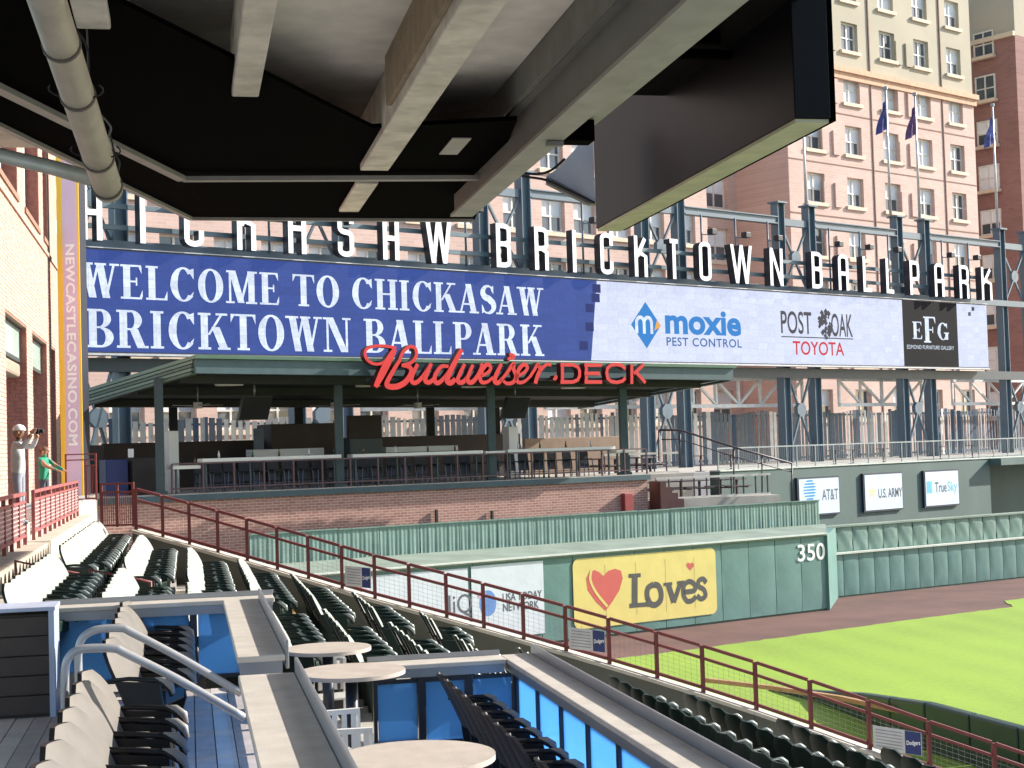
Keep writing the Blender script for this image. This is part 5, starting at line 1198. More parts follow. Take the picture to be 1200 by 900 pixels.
def counter(lab, x0, x1, y0, y1, z, lip_side, along='Y', group='drink counters of the terraces'):
    t = thing('drink_counter', ((x0+x1)/2, (y0+y1)/2, z-0.1), lab, 'counter', group)
    b = MB(); b.box(x0, x1, y0, y1, z-0.045, z); b.build('top', M_cnt, t, bevel=0.008)
    b = MB(); b.box(x0+0.02, x1-0.02, y0+0.02, y1-0.02, z-0.13, z-0.047); b.build('support_tray', M_tray, t)
    if along == 'Y': b = MB(); b.box(x1+0.002, x1+0.024, y0, y1, z-0.1, z+0.095); b.build('raised_lip', M_tray, t, bevel=0.005)
    else: b = MB(); b.box(x0, x1, y1+0.002, y1+0.03, z-0.1, z+0.05); b.build('raised_lip', M_tray, t, bevel=0.005)
    return t
CZ1 = -1.38
counter('beige drink counter beyond the gap, farther one of the left terrace', XC, XC+0.33, 10.75, YW-0.35, CZ1, 1)
counter('long beige drink counter running to the bottom edge of the picture', XC-0.02, XC+0.33, 3.2, 9.85, CZ1, 1)
panel_run('windbreak', 'blue panel windbreak under the farther left drink counter', (XC+0.24, 10.8), (XC+0.24, YW-0.4), PZ+0.1, CZ1-0.14, 4, 1, group='blue windbreaks')
panel_run('windbreak', 'blue panel windbreak under the nearer left drink counter', (XC+0.24, 3.2), (XC+0.24, 9.8), PZ+0.1, CZ1-0.14, 6, 1, group='blue windbreaks')
wx0, wx1 = -1.34, XC+0.4
panel_run('windbreak', 'blue panel windbreak closing the far end of the left terrace', (wx0, YW), (wx1, YW), PZ+0.1, CZ1-0.06, 3, 1, group='blue windbreaks')
counter('thin grey capping counter across the far end of the left terrace', wx0-0.04, wx1+0.1, YW-0.12, YW+0.2, CZ1-0.02, 1, 'X')
# right terrace
RX0, RX1, RYW, RZc = 3.08, 3.40, 15.2, -2.12
counter('white lit drink counter along the right side of the lower terrace', RX0, RX1, 4.0, RYW+0.3, RZc, 1)
counter('white lit drink counter across the far end of the lower terrace', 1.72, RX0-0.004, RYW-0.05, RYW+0.3, RZc+0.001, 1, 'X')
panel_run('windbreak', 'blue panel windbreak across the far end of the lower terrace', (1.74, RYW+0.04), (RX0+0.1, RYW+0.04), TZ+0.06, RZc-0.14, 3, 1, group='blue windbreaks')
panel_run('windbreak', 'blue panel windbreak along the right side of the lower terrace', (RX0+0.12, 4.0), (RX0+0.12, RYW), TZ+0.06, RZc-0.14, 12, 1, group='blue windbreaks')

# black and grey terrace seats
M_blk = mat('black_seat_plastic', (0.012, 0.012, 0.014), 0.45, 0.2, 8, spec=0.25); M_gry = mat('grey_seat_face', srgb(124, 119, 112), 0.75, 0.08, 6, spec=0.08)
S2 = seat_proto('folding_chair', M_blk, M_gry, M_blk, mat('sunlit_arm_cap', srgb(140, 136, 132), 0.35, 0.1, 8), 'seat'); u2 = [False]  # cap colour paints sunlight onto the tips of the black arms
def Yof(d, X): return (d-0.2*X)/0.98
for k in range(7): place_seat(S2, u2, (-0.44, Yof(10.0-0.50*k, -0.46), PZ), -0.35+random.uniform(-.03,.03), '%s black and grey folding seat of the nearer left row, counted from far' % ordn[k], 'nearer left terrace seats')
for k in range(7): place_seat(S2, u2, (-0.38, Yof(14.75-0.50*k, -0.4), PZ), -0.35+random.uniform(-.03,.03), '%s black and grey folding seat of the farther left row, counted from far' % ordn[k], 'farther left terrace seats')
for k in range(12): 
    if k == 8: continue
    place_seat(S2, u2, (2.52, Yof(14.55-0.455*k, 2.5), TZ), 0.0+random.uniform(-.03,.03), '%s black folding seat of the lower terrace, counted from the far wall' % ordn[k if k < 8 else k-1], 'lower terrace seats')

# tall round tables
def rtable(px, py, z, r, lab):
    d = z*-1800/(py-hz(px)); x, y = XY(px, d)
    t = thing('round_table', (x, y, TZ), lab, 'table', 'tall round tables of the lower terrace')
    b = MB(); b.disc((x, y, z-0.035), r, 0.035, 48); b.build('tabletop', mat('beige_table_top', srgb(186, 175, 163), 0.45, 0.10, 7, 0.08, 60), t, bevel=0.012)
    b = MB(); b.disc((x, y, z-0.06), r*0.4, 0.024, 24); b.build('mounting_plate', M_pf, t)
    b = MB(); b.tube([(x, y, TZ+0.02), (x, y, z-0.06)], 0.055, 14); b.build('column', M_pf, t)
    b = MB(); b.disc((x, y, TZ+0.003), 0.27, 0.03, 28); b.build('base', M_pf, t)
    return x, y
t1 = rtable(478, 882, -1.92, 0.50, 'nearest round beige table at the bottom edge of the picture')
t2 = rtable(405, 784, -1.92, 0.475, 'middle round beige table of the three')
t3 = rtable(378, 757.5, -1.92, 0.43, 'farthest and smallest looking of the three round beige tables')
# white slatted stools
M_wch = mat('white_slat_paint', srgb(214, 212, 206), 0.45, 0.05, 5)
ch = thing('slat_chair', (0, 0, 0), '', 'chair', 'white slatted chairs around the round tables')
for k in range(6):
    b = MB(); b.box(-0.19+k*0.068, -0.145+k*0.068, -0.2, 0.2, 0.45, 0.47); b.build('seat_slat', M_wch, ch)
for k in range(5):
    b = MB(); b.box(-0.225, -0.2, -0.17+k*0.08, -0.13+k*0.08, 0.50, 0.82); b.build('back_slat', M_wch, ch)
b = MB(); b.box(-0.235, -0.19, -0.2, 0.2, 0.82, 0.86); b.build('top_rail', M_wch, ch)
for sx in (-1, 1):
    for sy in (-1, 1): b = MB(); b.bar((sx*0.19, sy*0.19, 0), (sx*0.19, sy*0.19, 0.45 if sx > 0 else 0.82), 0.035, 0.035); b.build('leg', M_wch, ch)
b = MB(); b.box(-0.2, 0.2, -0.205, -0.195, 0.2, 0.23); b.box(-0.2, 0.2, 0.195, 0.205, 0.2, 0.23); b.build('stretcher', M_wch, ch)
spots = [(1.12, 13.0, 1.7, 'white slatted chair half hidden under the middle round table, farthest of its row'), (1.16, 12.1, 1.5, 'white slatted chair behind the long counter lip, middle of its row'),
         (1.20, 11.0, 1.6, 'white slatted chair behind the long counter lip, nearest of its row'), (t3[0]+0.1, t3[1]+0.75, -1.4, 'white slatted chair behind the farthest round table')]
for i, (x, y, a, lab) in enumerate(spots):
    o = ch if i == 0 else copy_tree(ch); o.location = (x, y, TZ); o.rotation_euler = (0, 0, a); o['label'] = lab
x, y = XY(408, 12.2); b = MB(); b.box(x-0.28, x+0.22, y-0.25, y+0.2, TZ+0.002, TZ+0.55); tag(b.build('cooler_box', mat('pale_blue_plastic', srgb(150, 180, 226), 0.4), bevel=0.03), 'pale blue box standing behind the nearest round table', 'box')

# two bent tube handrails at the gap between the counters
def hrail(pts, d, lab, foot):
    P3 = [at_d(px/3.75, 660+py/3.75, d+0.0) for px, py in pts]; Yc = sum(p.y for p in P3)/len(P3)
    P3 = [ray(px/3.75, 660+py/3.75)*(Yc/ray(px/3.75, 660+py/3.75).y) for px, py in pts]
    t = thing('handrail', (P3[0].x, Yc, PZ), lab, 'handrail', 'bent tube handrails')
    s = [Vector((P3[0].x, Yc, PZ))]+P3
    sm = [s[0]]+[Vector(q) for q in smooth3(P3)]
    b = MB(); b.tube(sm, 0.027, 12); b.build('tube', mat('painted_grey_tube', srgb(168, 168, 170), 0.35, 0.06, 4, metal=0.3), t)
    b = MB(); b.disc((s[0].x, Yc, PZ+0.003), 0.06, 0.012, 16); b.build('floor_flange', M_tray, t)
def smooth3(pts, n=5):
    out = []
    for i in range(len(pts)-1):
        p0 = pts[max(0, i-1)]; p1 = pts[i]; p2 = pts[i+1]; p3 = pts[min(len(pts)-1, i+2)]
        for k in range(n):
            t = k/n; out.append(0.5*((2*p1)+(-p0+p2)*t+(2*p0-5*p1+4*p2-p3)*t*t+(-p0+3*p1-3*p2+p3)*t**3))
    return out+[pts[-1]]
hrail([(345,465),(345,385),(362,330),(410,297),(470,287),(540,287),(580,305),(800,420),(1060,572)], 10.4, 'farther bent grey tube handrail at the counter gap', 0)
hrail([(285,580),(287,460),(308,408),(350,380),(420,373),(510,376),(550,395),(780,510),(1075,680)], 9.6, 'nearer bent grey tube handrail at the counter gap', 0)
# dark planked box at the left edge
x0, y0 = XY(-12, 13.5); x1 = XY(59, 13.5)[0]
bx = thing('plank_box', ((x0+x1)/2, y0+0.3, PZ), 'dark brown planked box with a pale frame at the left edge', 'box')
for k in range(5):
    b = MB(); b.box(x0, x1-0.05, y0, y0+0.03, PZ+0.03+0.172*k, PZ+0.03+0.172*k+0.162); b.build('board', mat('dark_brown_board', srgb(64, 54, 50), 0.6, 0.12, 5), bx, bevel=0.004)
b = MB(); b.box(x0, x1-0.05, y0+0.032, y0+0.5, PZ+0.003, PZ+0.9); b.build('carcass', M_bw, bx)
b = MB(); b.box(x1-0.048, x1, y0-0.02, y0+0.5, PZ+0.003, PZ+0.93); b.build('corner_frame', mat('pale_blue_frame', srgb(170, 182, 206), 0.4), bx)
b = MB(); b.box(x0, x1+0.01, y0-0.03, y0+0.52, PZ+0.932, PZ+0.965); b.build('lid', MATS['pale_blue_frame'], bx)
# short red stair handrails in the seat aisle
for i, (X, lab) in enumerate(((-2.15, 'small red handrail at the end of the top row beside the kerb'), (-1.25, 'small red handrail between the first and second seat rows'))):
    h = thing('aisle_handrail', (X, 20.6, tz(-2)-0.1), lab, 'handrail', 'red aisle handrails'); z = -1.25-0.15*i
    b = MB(); b.tube([(X, 20.3, z-0.9), (X, 20.3, z), (X+0.75, 20.4, z-0.2), (X+0.75, 20.4, z-1.0)], 0.024, 8); b.build('tube', M_red, h)
    b = MB(); b.tube([(X, 20.3, z-0.35), (X+0.75, 20.4, z-0.55)], 0.018, 8); b.build('mid_rail', M_red, h)
# ================================================================ upper deck overhead
ud = thing('upper_deck', (0, 18, 4.4), 'black and concrete underside of the upper deck overhead', 'upper deck')
SO = 4.5
M_sblk = mat('black_soffit', (0.001, 0.001, 0.0012), 0.9, 0.3, 1.5, spec=0.02); M_bconc = mat('beam_concrete', (0.66, 0.62, 0.55), 0.85, 0.24, 2.4, 0.25, 25); M_slab = mat('slab_concrete', (0.70, 0.68, 0.65), 0.85, 0.14, 1.8, 0.2, 20)
M_trim = mat('grey_trim', (0.40, 0.39, 0.37), 0.5, 0.1, 3, metal=0.3)
poly = [at_z(x, y, SO) for x, y in ((-160, 68), (0, 147), (225, 256), (556, 258), (606, 141), (436, 150), (150, 8), (20, -57), (-160, -140))]
b = MB(); b.prism(poly, (0, 0, 0.06)); b.build('black_soffit', M_sblk, ud)
def strip3(name, pts, z, w_, h, m_):
    P = [at_z(x, y, z) for x, y in pts]
    for k in range(len(P)-1):
        b = MB(); b.bar(P[k], P[k+1], w_, h); b.build(name, m_, ud)
strip3('edge_trim', ((-160, 68), (0, 147), (224, 256)), SO-0.02, 0.10, 0.07, M_trim); strip3('edge_trim', ((224.5, 256), (555, 258)), SO-0.02, 0.10, 0.07, M_trim)
strip3('soffit_rail', ((-120, 45), (0, 104), (214, 210)), SO-0.10, 0.16, 0.07, M_trim); strip3('soffit_rail', ((214.5, 210), (600, 208.5)), SO-0.10, 0.16, 0.07, M_trim)
# concrete slab panels above the beams
YE = poly[4].y-0.1
for j, (ya, yb_) in enumerate(((1.0, 9.0), (9.03, 17.2), (17.23, YE+6))):
    for k, (xa, xb) in enumerate(((-5.0, 0.79), (0.81, 2.98), (3.0, 4.55))):
        b = MB(); b.box(xa, xb, ya, yb_, 5.20+0.004*j, 5.6); b.build('slab_panel', M_slab, ud)
BZ = 4.4
def beam(x0, x1, ya, yb_, z0=BZ, name='concrete_beam', m_=None):
    b = MB(); b.box(x0, x1, ya, yb_, z0, 5.195); b.build(name, m_ or M_bconc, ud, bevel=0.02)
beam(2.74, 3.19, 1.5, 23.9); beam(0.62, 0.95, 1.5, 19.0); beam(-1.02, -0.68, 1.5, 16.1)
b = MB(); b.box(2.82, 3.19, 25.2, 28.2, BZ+0.02, 4.49); b.build('beam_end', M_bconc, ud, bevel=0.02)
b = MB(); b.box(2.66, 2.735, 15, 20, 4.55, 5.4); b.build('beam_patch', mat('tan_stain_concrete', (0.30, 0.24, 0.17), 0.85, 0.2, 3), ud)
# steel girder on the right with a lighter channel, conduit and junction box
M_gird = mat('grey_girder', (0.16, 0.165, 0.16), 0.5, 0.12, 1.5); M_chan = mat('pale_channel', (0.30, 0.30, 0.285), 0.5, 0.15, 2)
b = MB(); b.box(4.66, 5.06, 1.0, 26.8, 4.12, 4.17); b.build('girder_flange', M_chan, ud)
b = MB(); b.box(4.72, 5.0, 1.0, 26.7, 4.172, 4.72); b.build('girder_web', M_gird, ud)
b = MB(); b.box(4.60, 5.06, 1.0, 24.0, 4.722, 4.77); b.build('girder_flange', M_gird, ud)
b = MB(); b.box(4.56, 4.60, 1.0, YE+5.5, 4.75, 5.6); b.build('slab_edge', mat('slab_edge_grey', (0.2,0.2,0.19), 0.8), ud)
b = MB(); b.box(4.605, 5.10, 1.0, 23.9, 4.772, 4.86); b.build('edge_angle', M_gird, ud)
b = MB(); b.tube([(4.63, 1.0, 4.86), (4.57, 22, 4.76)], 0.02, 6); b.build('thin_pipe', M_chan, ud)
b = MB(); b.box(5.30, 5.62, 1.0, 20.6, 4.42, 4.60); b.build('channel', M_chan, ud)
b = MB(); b.tube([(5.2, 1.0, 4.5), (5.2, 19.8, 4.5), (5.14, 20.4, 4.36)], 0.055, 10); b.build('conduit', mat('conduit_grey', (0.34,0.33,0.31), 0.4, metal=0.4), ud)
for y in (9, 12.5, 16, 19): b = MB(); b.tube([(5.2, y, 4.5), (5.2, y+0.09, 4.5)], 0.075, 10); b.build('conduit_clamp', M_gird, ud)
b = MB(); b.box(5.08, 5.50, 20.0, 20.35, 4.12, 4.41); b.build('junction_box', M_sblk, ud, bevel=0.01)
b = MB(); b.box(4.83, 5.06, 20.0, 20.1, 4.05, 4.11); b.build('bracket_plate', M_gird, ud)
b = MB(); b.box(5.64, 7.9, 1.0, 24.0, 5.7, 5.9); b.build('outer_soffit', mat('outer_soffit_dark', (0.004,0.004,0.004), 0.8, spec=0.06), ud)
for y in (8.0, 12.0, 16.0, 20.0): b = MB(); b.box(5.66, 7.35, y, y+0.1, 5.5, 5.69); b.build('soffit_rib', M_sblk, ud)
p = at_z(533, 171, SO-0.006); b = MB(); b.box(p.x-0.14, p.x+0.14, p.y-0.6, p.y+0.6, SO-0.02, SO-0.004); b.build('pale_plate', M_trim, ud)
# deck above keeps the sky out from overhead
b = MB(); b.box(-9, 7.9, -6, 24, 6.25, 6.5); b.build('deck_top', M_conc2, ud)

# long black sign cabinet on the deck front, seen from behind
cb_ = thing('sign_cabinet', (7.7, 23, 4.13), 'long black metal sign cabinet hanging on the upper deck front', 'cabinet')
_a = at_z(930, 141, 4.12); _b = at_z(700, 270, 4.12); CX = (_a.x+_b.x)/2; CY0, CY1 = _a.y, _b.y
def metal_mat():
    M = mat('black_brushed_metal', (0.006, 0.006, 0.007), 0.36, 0.25, 0.7, spec=0.10)
    return M
b = MB(); b.box(CX, CX+0.5, CY0, CY1, 4.15, 7.2); b.build('casing', metal_mat(), cb_, bevel=0.012)
b = MB(); b.box(CX+0.02, CX+0.48, CY0+0.03, CY1-0.03, 4.10, 4.146); b.build('underside', mat('field_lit_underside', (0.42, 0.44, 0.30), 0.6), cb_)  # green-yellow tint paints in the light thrown up from the grass
b = MB(); b.box(CX+0.505, CX+0.57, CY0, CY1, 4.12, 7.2); b.build('front_face', M_sblk, cb_)
for y in (CY0+2.2,): b = MB(); b.box(6.6, CX-0.005, y, y+0.12, 5.5, 5.62); b.build('hanger', M_sblk, cb_)
# pale wedge shaped hood beyond the girder
hd = thing('hood', at_d(675, 200, 27), 'pale blue grey wedge shaped metal hood beside the cabinet', 'hood')
P = [at_d(x, y, 27.0) for x, y in ((640, 207), (655, 196), (694, 152), (698, 237), (652, 212))]
b = MB(); b.prism(P, FWD*0.5); b.build('sheet_hood', mat('pale_blue_sheet', srgb(208, 216, 226), 0.4, 0.08, 2), hd)
P = [at_d(x, y, 26.9) for x, y in ((640, 208), (652, 213), (698, 238), (690, 239), (640, 214))]
b = MB(); b.prism(P, FWD*0.3); b.build('hood_edge', M_gird, hd)
for i, pts in enumerate((((594, 196), (612, 206), (640, 211), (668, 224), (697, 238)), ((596, 198), (625, 204), (645, 200), (662, 186)))):
    P = [at_d(x, y, 26.0-0.2*i) for x, y in pts]; b = MB(); b.tube(smooth3(P), 0.022, 6)
    tag(b.build('cable', M_black), '%s black cable slung between girder and pale hood' % ('lower' if i == 0 else 'upper'), 'cable')

# drain pipes at the left
M_pipe = mat('grey_cast_pipe', srgb(176, 172, 158), 0.45, 0.14, 3, 0.1, 20, metal=0.15)
pA = [at_d(x, y, d) for x, y, d in ((43, -40, 11.6), (55, 0, 12.4), (127, 222, 16.6))]
dp = thing('drain_pipe', pA[2], 'thick grey drain pipe running down from the upper left', 'pipe')
b = MB(); b.tube(pA, 0.155, 20); b.build('pipe', M_pipe, dp)
dv = (pA[2]-pA[1]).normalized()
for f in (0.18, 0.42, 0.78, 0.965):
    c = pA[1]+(pA[2]-pA[1])*f; b = MB(); b.tube([c, c+dv*0.05], 0.168, 20); b.build('coupling_ring', mat('pipe_ring', (0.10,0.09,0.08), 0.5), dp)
for f in (0.40, 0.74):
    c = pA[1]+(pA[2]-pA[1])*f; x = RIGHT*0.20; y = UPV*0.07
    b = MB(); b.tube([c+x*math.cos(a)*1.25+y*math.sin(a)-FWD*0.1*math.sin(a) for a in [PI*0.85+k*(PI*1.3/12) for k in range(13)]], 0.009, 6); b.build('strap', M_black, dp)
e = pA[2]; q = [e+dv*0.02, at_d(118, 212, 16.9), at_d(60, 196, 17.6), at_d(0, 182, 18.3), at_d(-90, 160, 19.4)]
b = MB(); b.tube(q[1:], 0.088, 16); b.build('branch_pipe', M_pipe, dp)
for i, pts in enumerate((((78, -10), (80, 20), (102, 55), (104, 95), (109, 125)), ((98, -10), (102, 40), (104, 90), (108, 118), (112, 128), (126, 143), (130, 152), (124, 165)), ((128, 152), (134, 178), (140, 190), (138, 205), (142, 214)))):
    P = [at_d(x, y, 15.4+0.5*i) for x, y in pts]; b = MB(); b.tube(smooth3(P), 0.011, 6)
    tag(b.build('cable', M_black if i != 1 else mat('grey_cable', (0.12,0.12,0.12), 0.5)), ['thin black cable at the top beside the drain pipe', 'thin grey hanging wire right of the drain pipe', 'short black cable tail at the lower end of the drain pipe'][i], 'cable')
# ================================================================ advertisements on the walls
def sheet(W, name, pxa, pxb, pyT, pyB, off, m_, par, r=0.0, pxm=None):
    a, zT = W.hit(pxa, pyT); c, zB = W.hit(pxb, pyB); b = MB()
    if r:
        pts = []
        for cx, cz, a0 in ((c-r, zT-r, 0), (a+r, zT-r, 90), (a+r, zB+r, 180), (c-r, zB+r, 270)): pts += arc(cx, cz, r, r, a0, a0+90, 6)
    else: pts = [(a, zB), (c, zB), (c, zT), (a, zT)]
    b.prism([W.P(t, z, off-0.006) for t, z in pts], W.n*0.006); return b.build(name, m_, par)
def strokes_px(W, strokes, off, m_, par, scale_d, name='letter', ends=None):
    b = MB(); j = 0
    for pts, wd in strokes:
        q = smooth(list(pts), 6) if len(pts) > 2 else list(pts); P2 = [W.hit(x, y) for x, y in q]; L, R = ribbon(P2, wd*scale_d); j += 1; n_ = len(L)
        b.add([W.P(x, z, off+0.0015*j) for x, z in L]+[W.P(x, z, off+0.0015*j) for x, z in R], [(i, n_+i, n_+i+1, i+1) for i in range(n_-1)])
    return b.build(name, m_, par, fix=False)
def poly_px(W, pts, off, m_, par, name):
    b = MB(); b.add([W.P(*W.hit(x, y), off) for x, y in pts], [tuple(range(len(pts)))]); return b.build(name, m_, par, fix=False)
def heart(cx, cy, w_, h, tilt=0.0, n=40):
    out = []
    for k in range(n):
        t = 2*PI*k/n; x = 16*math.sin(t)**3/32; y = -(13*math.cos(t)-5*math.cos(2*t)-2*math.cos(3*t)-math.cos(4*t))/32
        out.append((cx+(x*math.cos(tilt)-y*math.sin(tilt))*w_, cy+(x*math.sin(tilt)+y*math.cos(tilt))*h))
    return out
SO_ = -0.058
M_lyel = mat('pale_yellow_vinyl', srgb(208, 192, 112), 0.5, 0.06, 1.5, 0.2, 5); M_lred = mat('coral_red_print', srgb(190, 84, 78), 0.5, 0.05, 2); M_lgry = mat('charcoal_print', srgb(70, 70, 70), 0.5)
a = thing('wall_advertisement', WA.P(WA.t(757), -5), "yellow banner reading Love's with a red heart on the padded wall", 'banner')
sheet(WA, 'banner', 672, 842, 655.5, 719, SO_, M_lyel, a, 0.25)
sd_ = 56/1800
def seams(par, pxa, pxb, z0, z1, m_):
    a_, c_ = WA.t(pxa), WA.t(pxb); k = 0; pw_ = (tA1-tA0)/17
    while tA0+k*pw_ < c_:
        t = tA0+k*pw_
        if t > a_+0.1:
            b = MB(); b.wbox(WA, t-0.01, t+0.01, z0, z1, SO_+0.0005, SO_+0.003); b.build('seam', m_, par)
        k += 1
zs0, zs1 = WA.hit(757, 724)[1], WA.hit(757, 653)[1]
seams(a, 676, 838, zs0+0.14, zs1-0.14, mat('seam_ochre', srgb(176, 162, 98), 0.6))
hp = [(711, 716), (700, 706), (690, 692), (688, 678), (692, 670), (698, 668), (704, 671), (708, 675), (714, 669), (722, 666.5), (729, 669), (731, 678), (727, 692), (719, 705)]
poly_px(WA, [hp[0]]+[hp[k] for k in range(13, 0, -1)], SO_+0.004, M_lred, a, 'heart')
strokes_px(WA, [([(694, 668), (693, 680), (700, 695), (713, 711)], 3.2)], SO_+0.008, M_lyel, a, sd_, 'heart_band')
strokes_px(WA, [([(745, 674), (745, 711)], 8.5), ([(738, 675), (752, 674)], 4.5), ([(739, 710), (763, 708)], 5), ([(760, 711), (762, 700)], 4)], SO_+0.004, M_lgry, a, sd_)
strokes_px(WA, [([(767.5, 685), (761, 689), (759.5, 698), (763, 707), (769, 709), (775, 704), (776, 695), (773, 687), (767.5, 685)], 7)], SO_+0.004, M_lgry, a, sd_)
strokes_px(WA, [([(784, 684), (791, 706)], 7.5), ([(799, 682), (791, 706)], 6), ([(779, 685), (789, 684)], 3.6), ([(795, 683), (803, 682)], 3.6)], SO_+0.004, M_lgry, a, sd_)
strokes_px(WA, [([(803, 694), (815, 692), (815, 685), (809, 681.5), (803, 686), (802, 696), (806, 704), (812, 704), (817, 699)], 6)], SO_+0.004, M_lgry, a, sd_)
strokes_px(WA, [([(829, 683), (825, 678.5), (820, 681), (820, 687), (826, 691), (828, 698), (823, 702), (818, 698)], 6)], SO_+0.004, M_lgry, a, sd_)
hp2 = heart(810, 663.5, 9, 11); poly_px(WA, hp2[::-1], SO_+0.004, M_lred, a, 'heart_apostrophe')
M_wv = mat('white_vinyl', srgb(198, 208, 214), 0.5, 0.06, 1.5, 0.25, 5); M_bball = mat('blue_print', srgb(92, 136, 196), 0.5); M_gp = mat('grey_print', srgb(84, 90, 98), 0.5)
a = thing('wall_advertisement', WA.P(WA.t(540), -5), 'white banner reading USA TODAY NETWORK on the padded wall behind the rail', 'banner')
sheet(WA, 'banner', 553, 640, 664, 742, SO_, M_wv, a)
c = WA.hit(573, 707); b = MB(); b.add([WA.P(c[0]+0.33*math.cos(2*PI*k/28), c[1]+0.42*math.sin(2*PI*k/28), SO_+0.004) for k in range(28)], [tuple(range(28))]); b.build('blue_disc', M_bball, a, fix=False)
c = WA.hit(566, 697); b = MB(); b.add([WA.P(c[0]+0.16*math.cos(2*PI*k/20), c[1]+0.12*math.sin(2*PI*k/20), SO_+0.007) for k in range(20)], [tuple(range(20))]); b.build('pink_disc', mat('pink_print', srgb(206, 150, 170), 0.5), a, fix=False)
def tpx(W, s, pxa, pxb, pyT, pyB, m_, par, off, **kw): pm = (pxa+pxb)/2; return text_on(W, s, W.t(pxa), W.t(pxb), W.hit(pm, pyB)[1], W.hit(pm, pyT)[1], off, m_, par, **kw)
tpx(WA, 'USA TODAY', 585, 631, 694, 703.5, M_gp, a, SO_+0.005, offset=0.02); tpx(WA, 'NETWORK', 585, 627, 706, 715.5, M_gp, a, SO_+0.005, offset=0.02)
a = thing('wall_advertisement', WA.P(WA.t(500), -5), 'white banner ending in the letters liQ behind the sloping rail', 'banner')
sheet(WA, 'banner', 425, 552, 676, 765, SO_, M_wv, a)
tpx(WA, 'liQ', 522, 549, 697, 724, M_gp, a, SO_+0.005)
a = thing('distance_marker', WA.P(WA.t(947), -4.6), 'white number 350 painted on the green padded wall', 'sign')
o = tpx(WA, '350', 931, 963, 637.5, 657.5, M_white, a, SO_+0.004, offset=0.012)
# three boards on the dark retaining wall
M_bd = mat('board_white', srgb(196, 214, 232), 0.4, 0.04, 1); M_bf = mat('board_navy', srgb(38, 44, 60), 0.5)
def board(pxa, pxb, pyT, pyB, lab):
    t = thing('advertisement_board', WC.P(WC.t((pxa+pxb)/2), -3), lab, 'sign', 'boards on the dark green wall'); a_, zT = WC.hit((pxa), pyT); c_, zB = WC.hit(pxb, pyB)
    b = MB(); b.wbox(WC, a_-0.1, c_+0.06, zB-0.08, zT+0.08, 0.003, 0.14); b.build('frame', M_bf, t)
    b = MB(); b.wbox(WC, a_, c_, zB, zT, 0.142, 0.16); b.build('face', M_bd, t); return t
a = board(933, 981, 562, 600, 'white board with a striped blue globe reading AT&T')
c = WC.hit(946, 574)
for k in range(7):
    z = -0.42+0.14*k; hw_ = math.sqrt(max(0.01, 0.5**2-z*z)); b = MB(); pts = [(c[0]-hw_, c[1]+z+0.02), (c[0]+hw_*0.6, c[1]+z+0.05), (c[0]+hw_, c[1]+z-0.02), (c[0]+hw_*0.6, c[1]+z-0.05), (c[0]-hw_*0.9, c[1]+z-0.05)]
    b.add([WC.P(t, z_, 0.164) for t, z_ in pts], [tuple(range(5))]); b.build('globe_stripe', mat('att_blue', srgb(60, 140, 196), 0.5), a, fix=False)
tpx(WC, 'AT&T', 957.5, 976.5, 573, 586, M_gp, a, 0.164, offset=0.015)
a = board(1010, 1055, 557, 595, 'white board reading U.S. ARMY with a small yellow star')
c = WC.hit(1019, 577); b = MB(); b.add([WC.P(c[0]+(0.34 if k % 2 == 0 else 0.15)*math.sin(k*PI/5), c[1]+(0.34 if k % 2 == 0 else 0.15)*math.cos(k*PI/5), 0.164) for k in range(10)], [tuple(range(10))]); b.build('star', mat('gold_print', srgb(226, 196, 150), 0.5), a, fix=False)
tpx(WC, 'U.S. ARMY', 1023.5, 1051.5, 572, 583, M_lgry, a, 0.164, offset=0.02)
a = board(1081, 1121, 553.5, 590, 'white board reading True Sky in grey and blue')
c = WC.hit(1086, 571); b = MB(); b.wbox(WC, c[0]-0.22, c[0]+0.22, c[1]-0.3, c[1]+0.3, 0.162, 0.166); b.build('blue_square', mat('sky_blue_print', srgb(90, 176, 216), 0.5), a)
tpx(WC, 'True', 1090, 1103.5, 565, 577, M_lgry, a, 0.164, offset=0.012); tpx(WC, 'Sky', 1104.5, 1116, 564, 579, MATS['sky_blue_print'], a, 0.164, offset=0.012)

# ================================================================ picnic terraces: rails, tables, stair rail
M_bei = mat('pale_rail', srgb(206, 200, 190), 0.5); M_pic = mat('dark_plum_metal', srgb(74, 62, 68), 0.5)
def prail(pxa, pxb, z, off, lab, h=0.95):
    t0, t1 = WP.t(pxa), WP.t(pxb); r_ = thing('terrace_railing', WP.P((t0+t1)/2, z, off), lab, 'railing', 'picnic terrace railings')
    b = MB(); b.wbox(WP, t0, t1, z+h-0.09, z+h, off-0.06, off+0.06); b.build('top_rail', M_bei, r_)
    b = MB(); b.wbox(WP, t0, t1, z+0.03, z+0.11, off-0.03, off+0.03); b.build('bottom_rail', M_bei, r_)
    k = t0
    while k < t1: b = MB(); b.wbox(WP, k, k+0.05, z+0.11, z+h-0.09, off-0.025, off+0.025); b.build('post', M_pic, r_); k += 0.62
prail(768, 902, -2.42, -0.1, 'lower pale topped railing of the picnic terrace')
prail(745, 834, -1.38, -2.8, 'upper pale topped railing of the picnic terrace')
pt = thing('picnic_table', (0, 0, 0), '', 'table', 'dark picnic tables on the terraces')
b = MB(); b.box(-0.75, 0.75, -0.38, 0.38, 0.70, 0.75); b.build('tabletop', M_pic, pt)
for s in (-1, 1):
    b = MB(); b.box(-0.75, 0.75, s*0.62-0.13, s*0.62+0.13, 0.42, 0.46); b.build('bench', M_pic, pt)
    b = MB(); b.box(s*0.5-0.04, s*0.5+0.04, -0.7, 0.7, 0.36, 0.42); b.box(s*0.5-0.03, s*0.5+0.03, -0.06, 0.06, 0.002, 0.70); b.build('leg_frame', M_pic, pt)
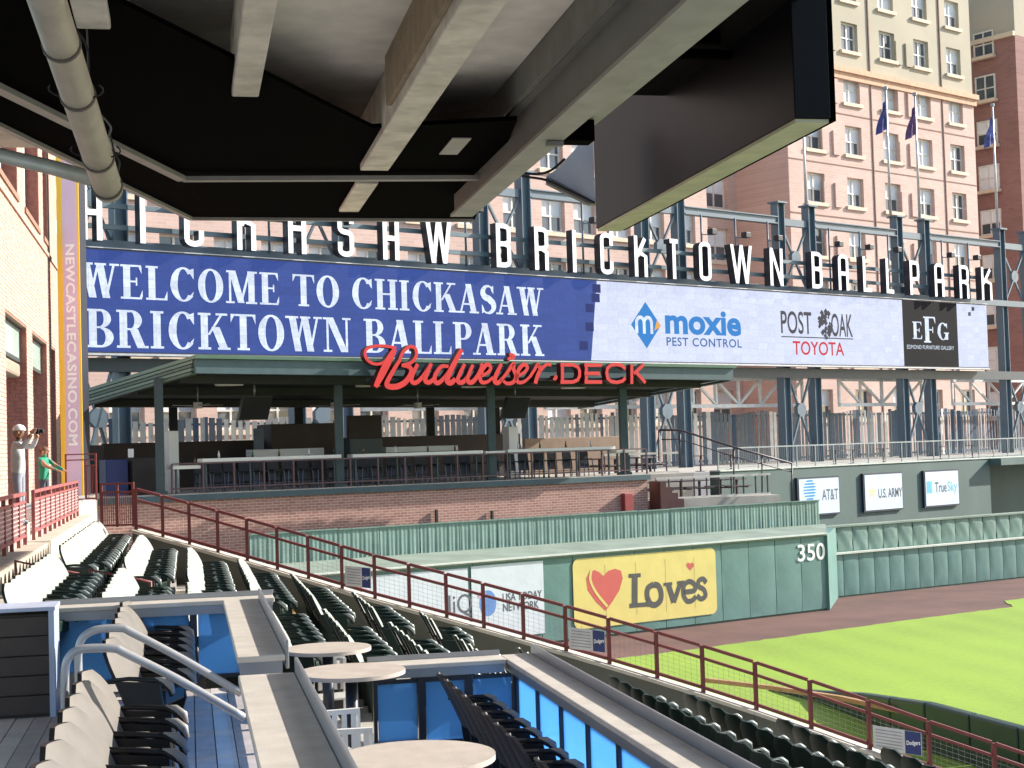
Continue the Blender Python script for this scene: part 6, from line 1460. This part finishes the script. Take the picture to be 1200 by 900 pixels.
for i, (px, z, off, lab) in enumerate(((782, -2.42, -1.2, 'dark picnic table on the lower terrace near the stairs'), (826, -2.42, -1.3, 'dark picnic table in the middle of the lower terrace'), (870, -2.42, -1.2, 'dark picnic table at the right end of the lower terrace'), (768, -1.38, -4.2, 'dark picnic table at the left of the upper terrace'), (812, -1.38, -4.2, 'dark picnic table at the right of the upper terrace'))):
    o = pt if i == 0 else copy_tree(pt); o.location = WP.P(WP.t(px), z+0.002, off); o.rotation_euler = (0, 0, WP.rot+0.1*i); o['label'] = lab
sr = thing('stair_handrail', at_d(850, 560, 66), 'dark stair handrail descending to the right across the picnic terraces', 'handrail')
P = [at_d(x, y, 66.5) for x, y in ((772, 504), (797, 504), (860, 524), (928, 543))]
b = MB(); b.tube(P, 0.045, 8); b.build('top_tube', M_pic, sr)
for k, (x, y, y2) in enumerate(((772, 504, 540), (797, 504, 545), (860, 524, 578), (893, 533, 578), (928, 543, 588))):
    b = MB(); b.tube([at_d(x, y, 66.5), at_d(x, y2, 66.5)], 0.035, 8); b.build('post', M_pic, sr)
b = MB(); P = [at_d(x, y, 66.5) for x, y in ((775, 515), (797, 515), (860, 535), (928, 553))]; b.tube(P, 0.025, 6); b.build('mid_tube', M_pic, sr)
st = thing('terrace_stairs', WP.P(WP.t(762), -2.5, 0.1), 'small dark red steps between brick deck and picnic terrace', 'stairs')
for k in range(4): b = MB(); b.wbox(WP, WP.t(759)+0.28*k, WP.t(759)+0.28*(k+1), -3.6, -1.6-0.25*k, 0.003, 0.9); b.build('step', mat('dark_red_step', srgb(92, 58, 52), 0.7), st)
# cafe chairs on the far concourse behind the railing
cf = thing('cafe_set', (0, 0, 0), '', 'table', 'small tables behind the long steel railing')
b = MB(); b.disc((0, 0, 0.70), 0.38, 0.03, 18); b.build('tabletop', M_pic, cf); b = MB(); b.tube([(0,0,0.01),(0,0,0.70)], 0.04, 8); b.build('column', M_pic, cf); b = MB(); b.disc((0,0,0.002), 0.25, 0.02, 14); b.build('base', M_pic, cf)
for i, px in enumerate((862, 905, 1020, 1048, 1076, 1150, 1180)):
    o = cf if i == 0 else copy_tree(cf); o.location = WC.P(WC.t(px), -1.39, -2.2-0.4*(i % 2)); o['label'] = '%s small dark table from the left behind the long steel railing' % ordn[i]
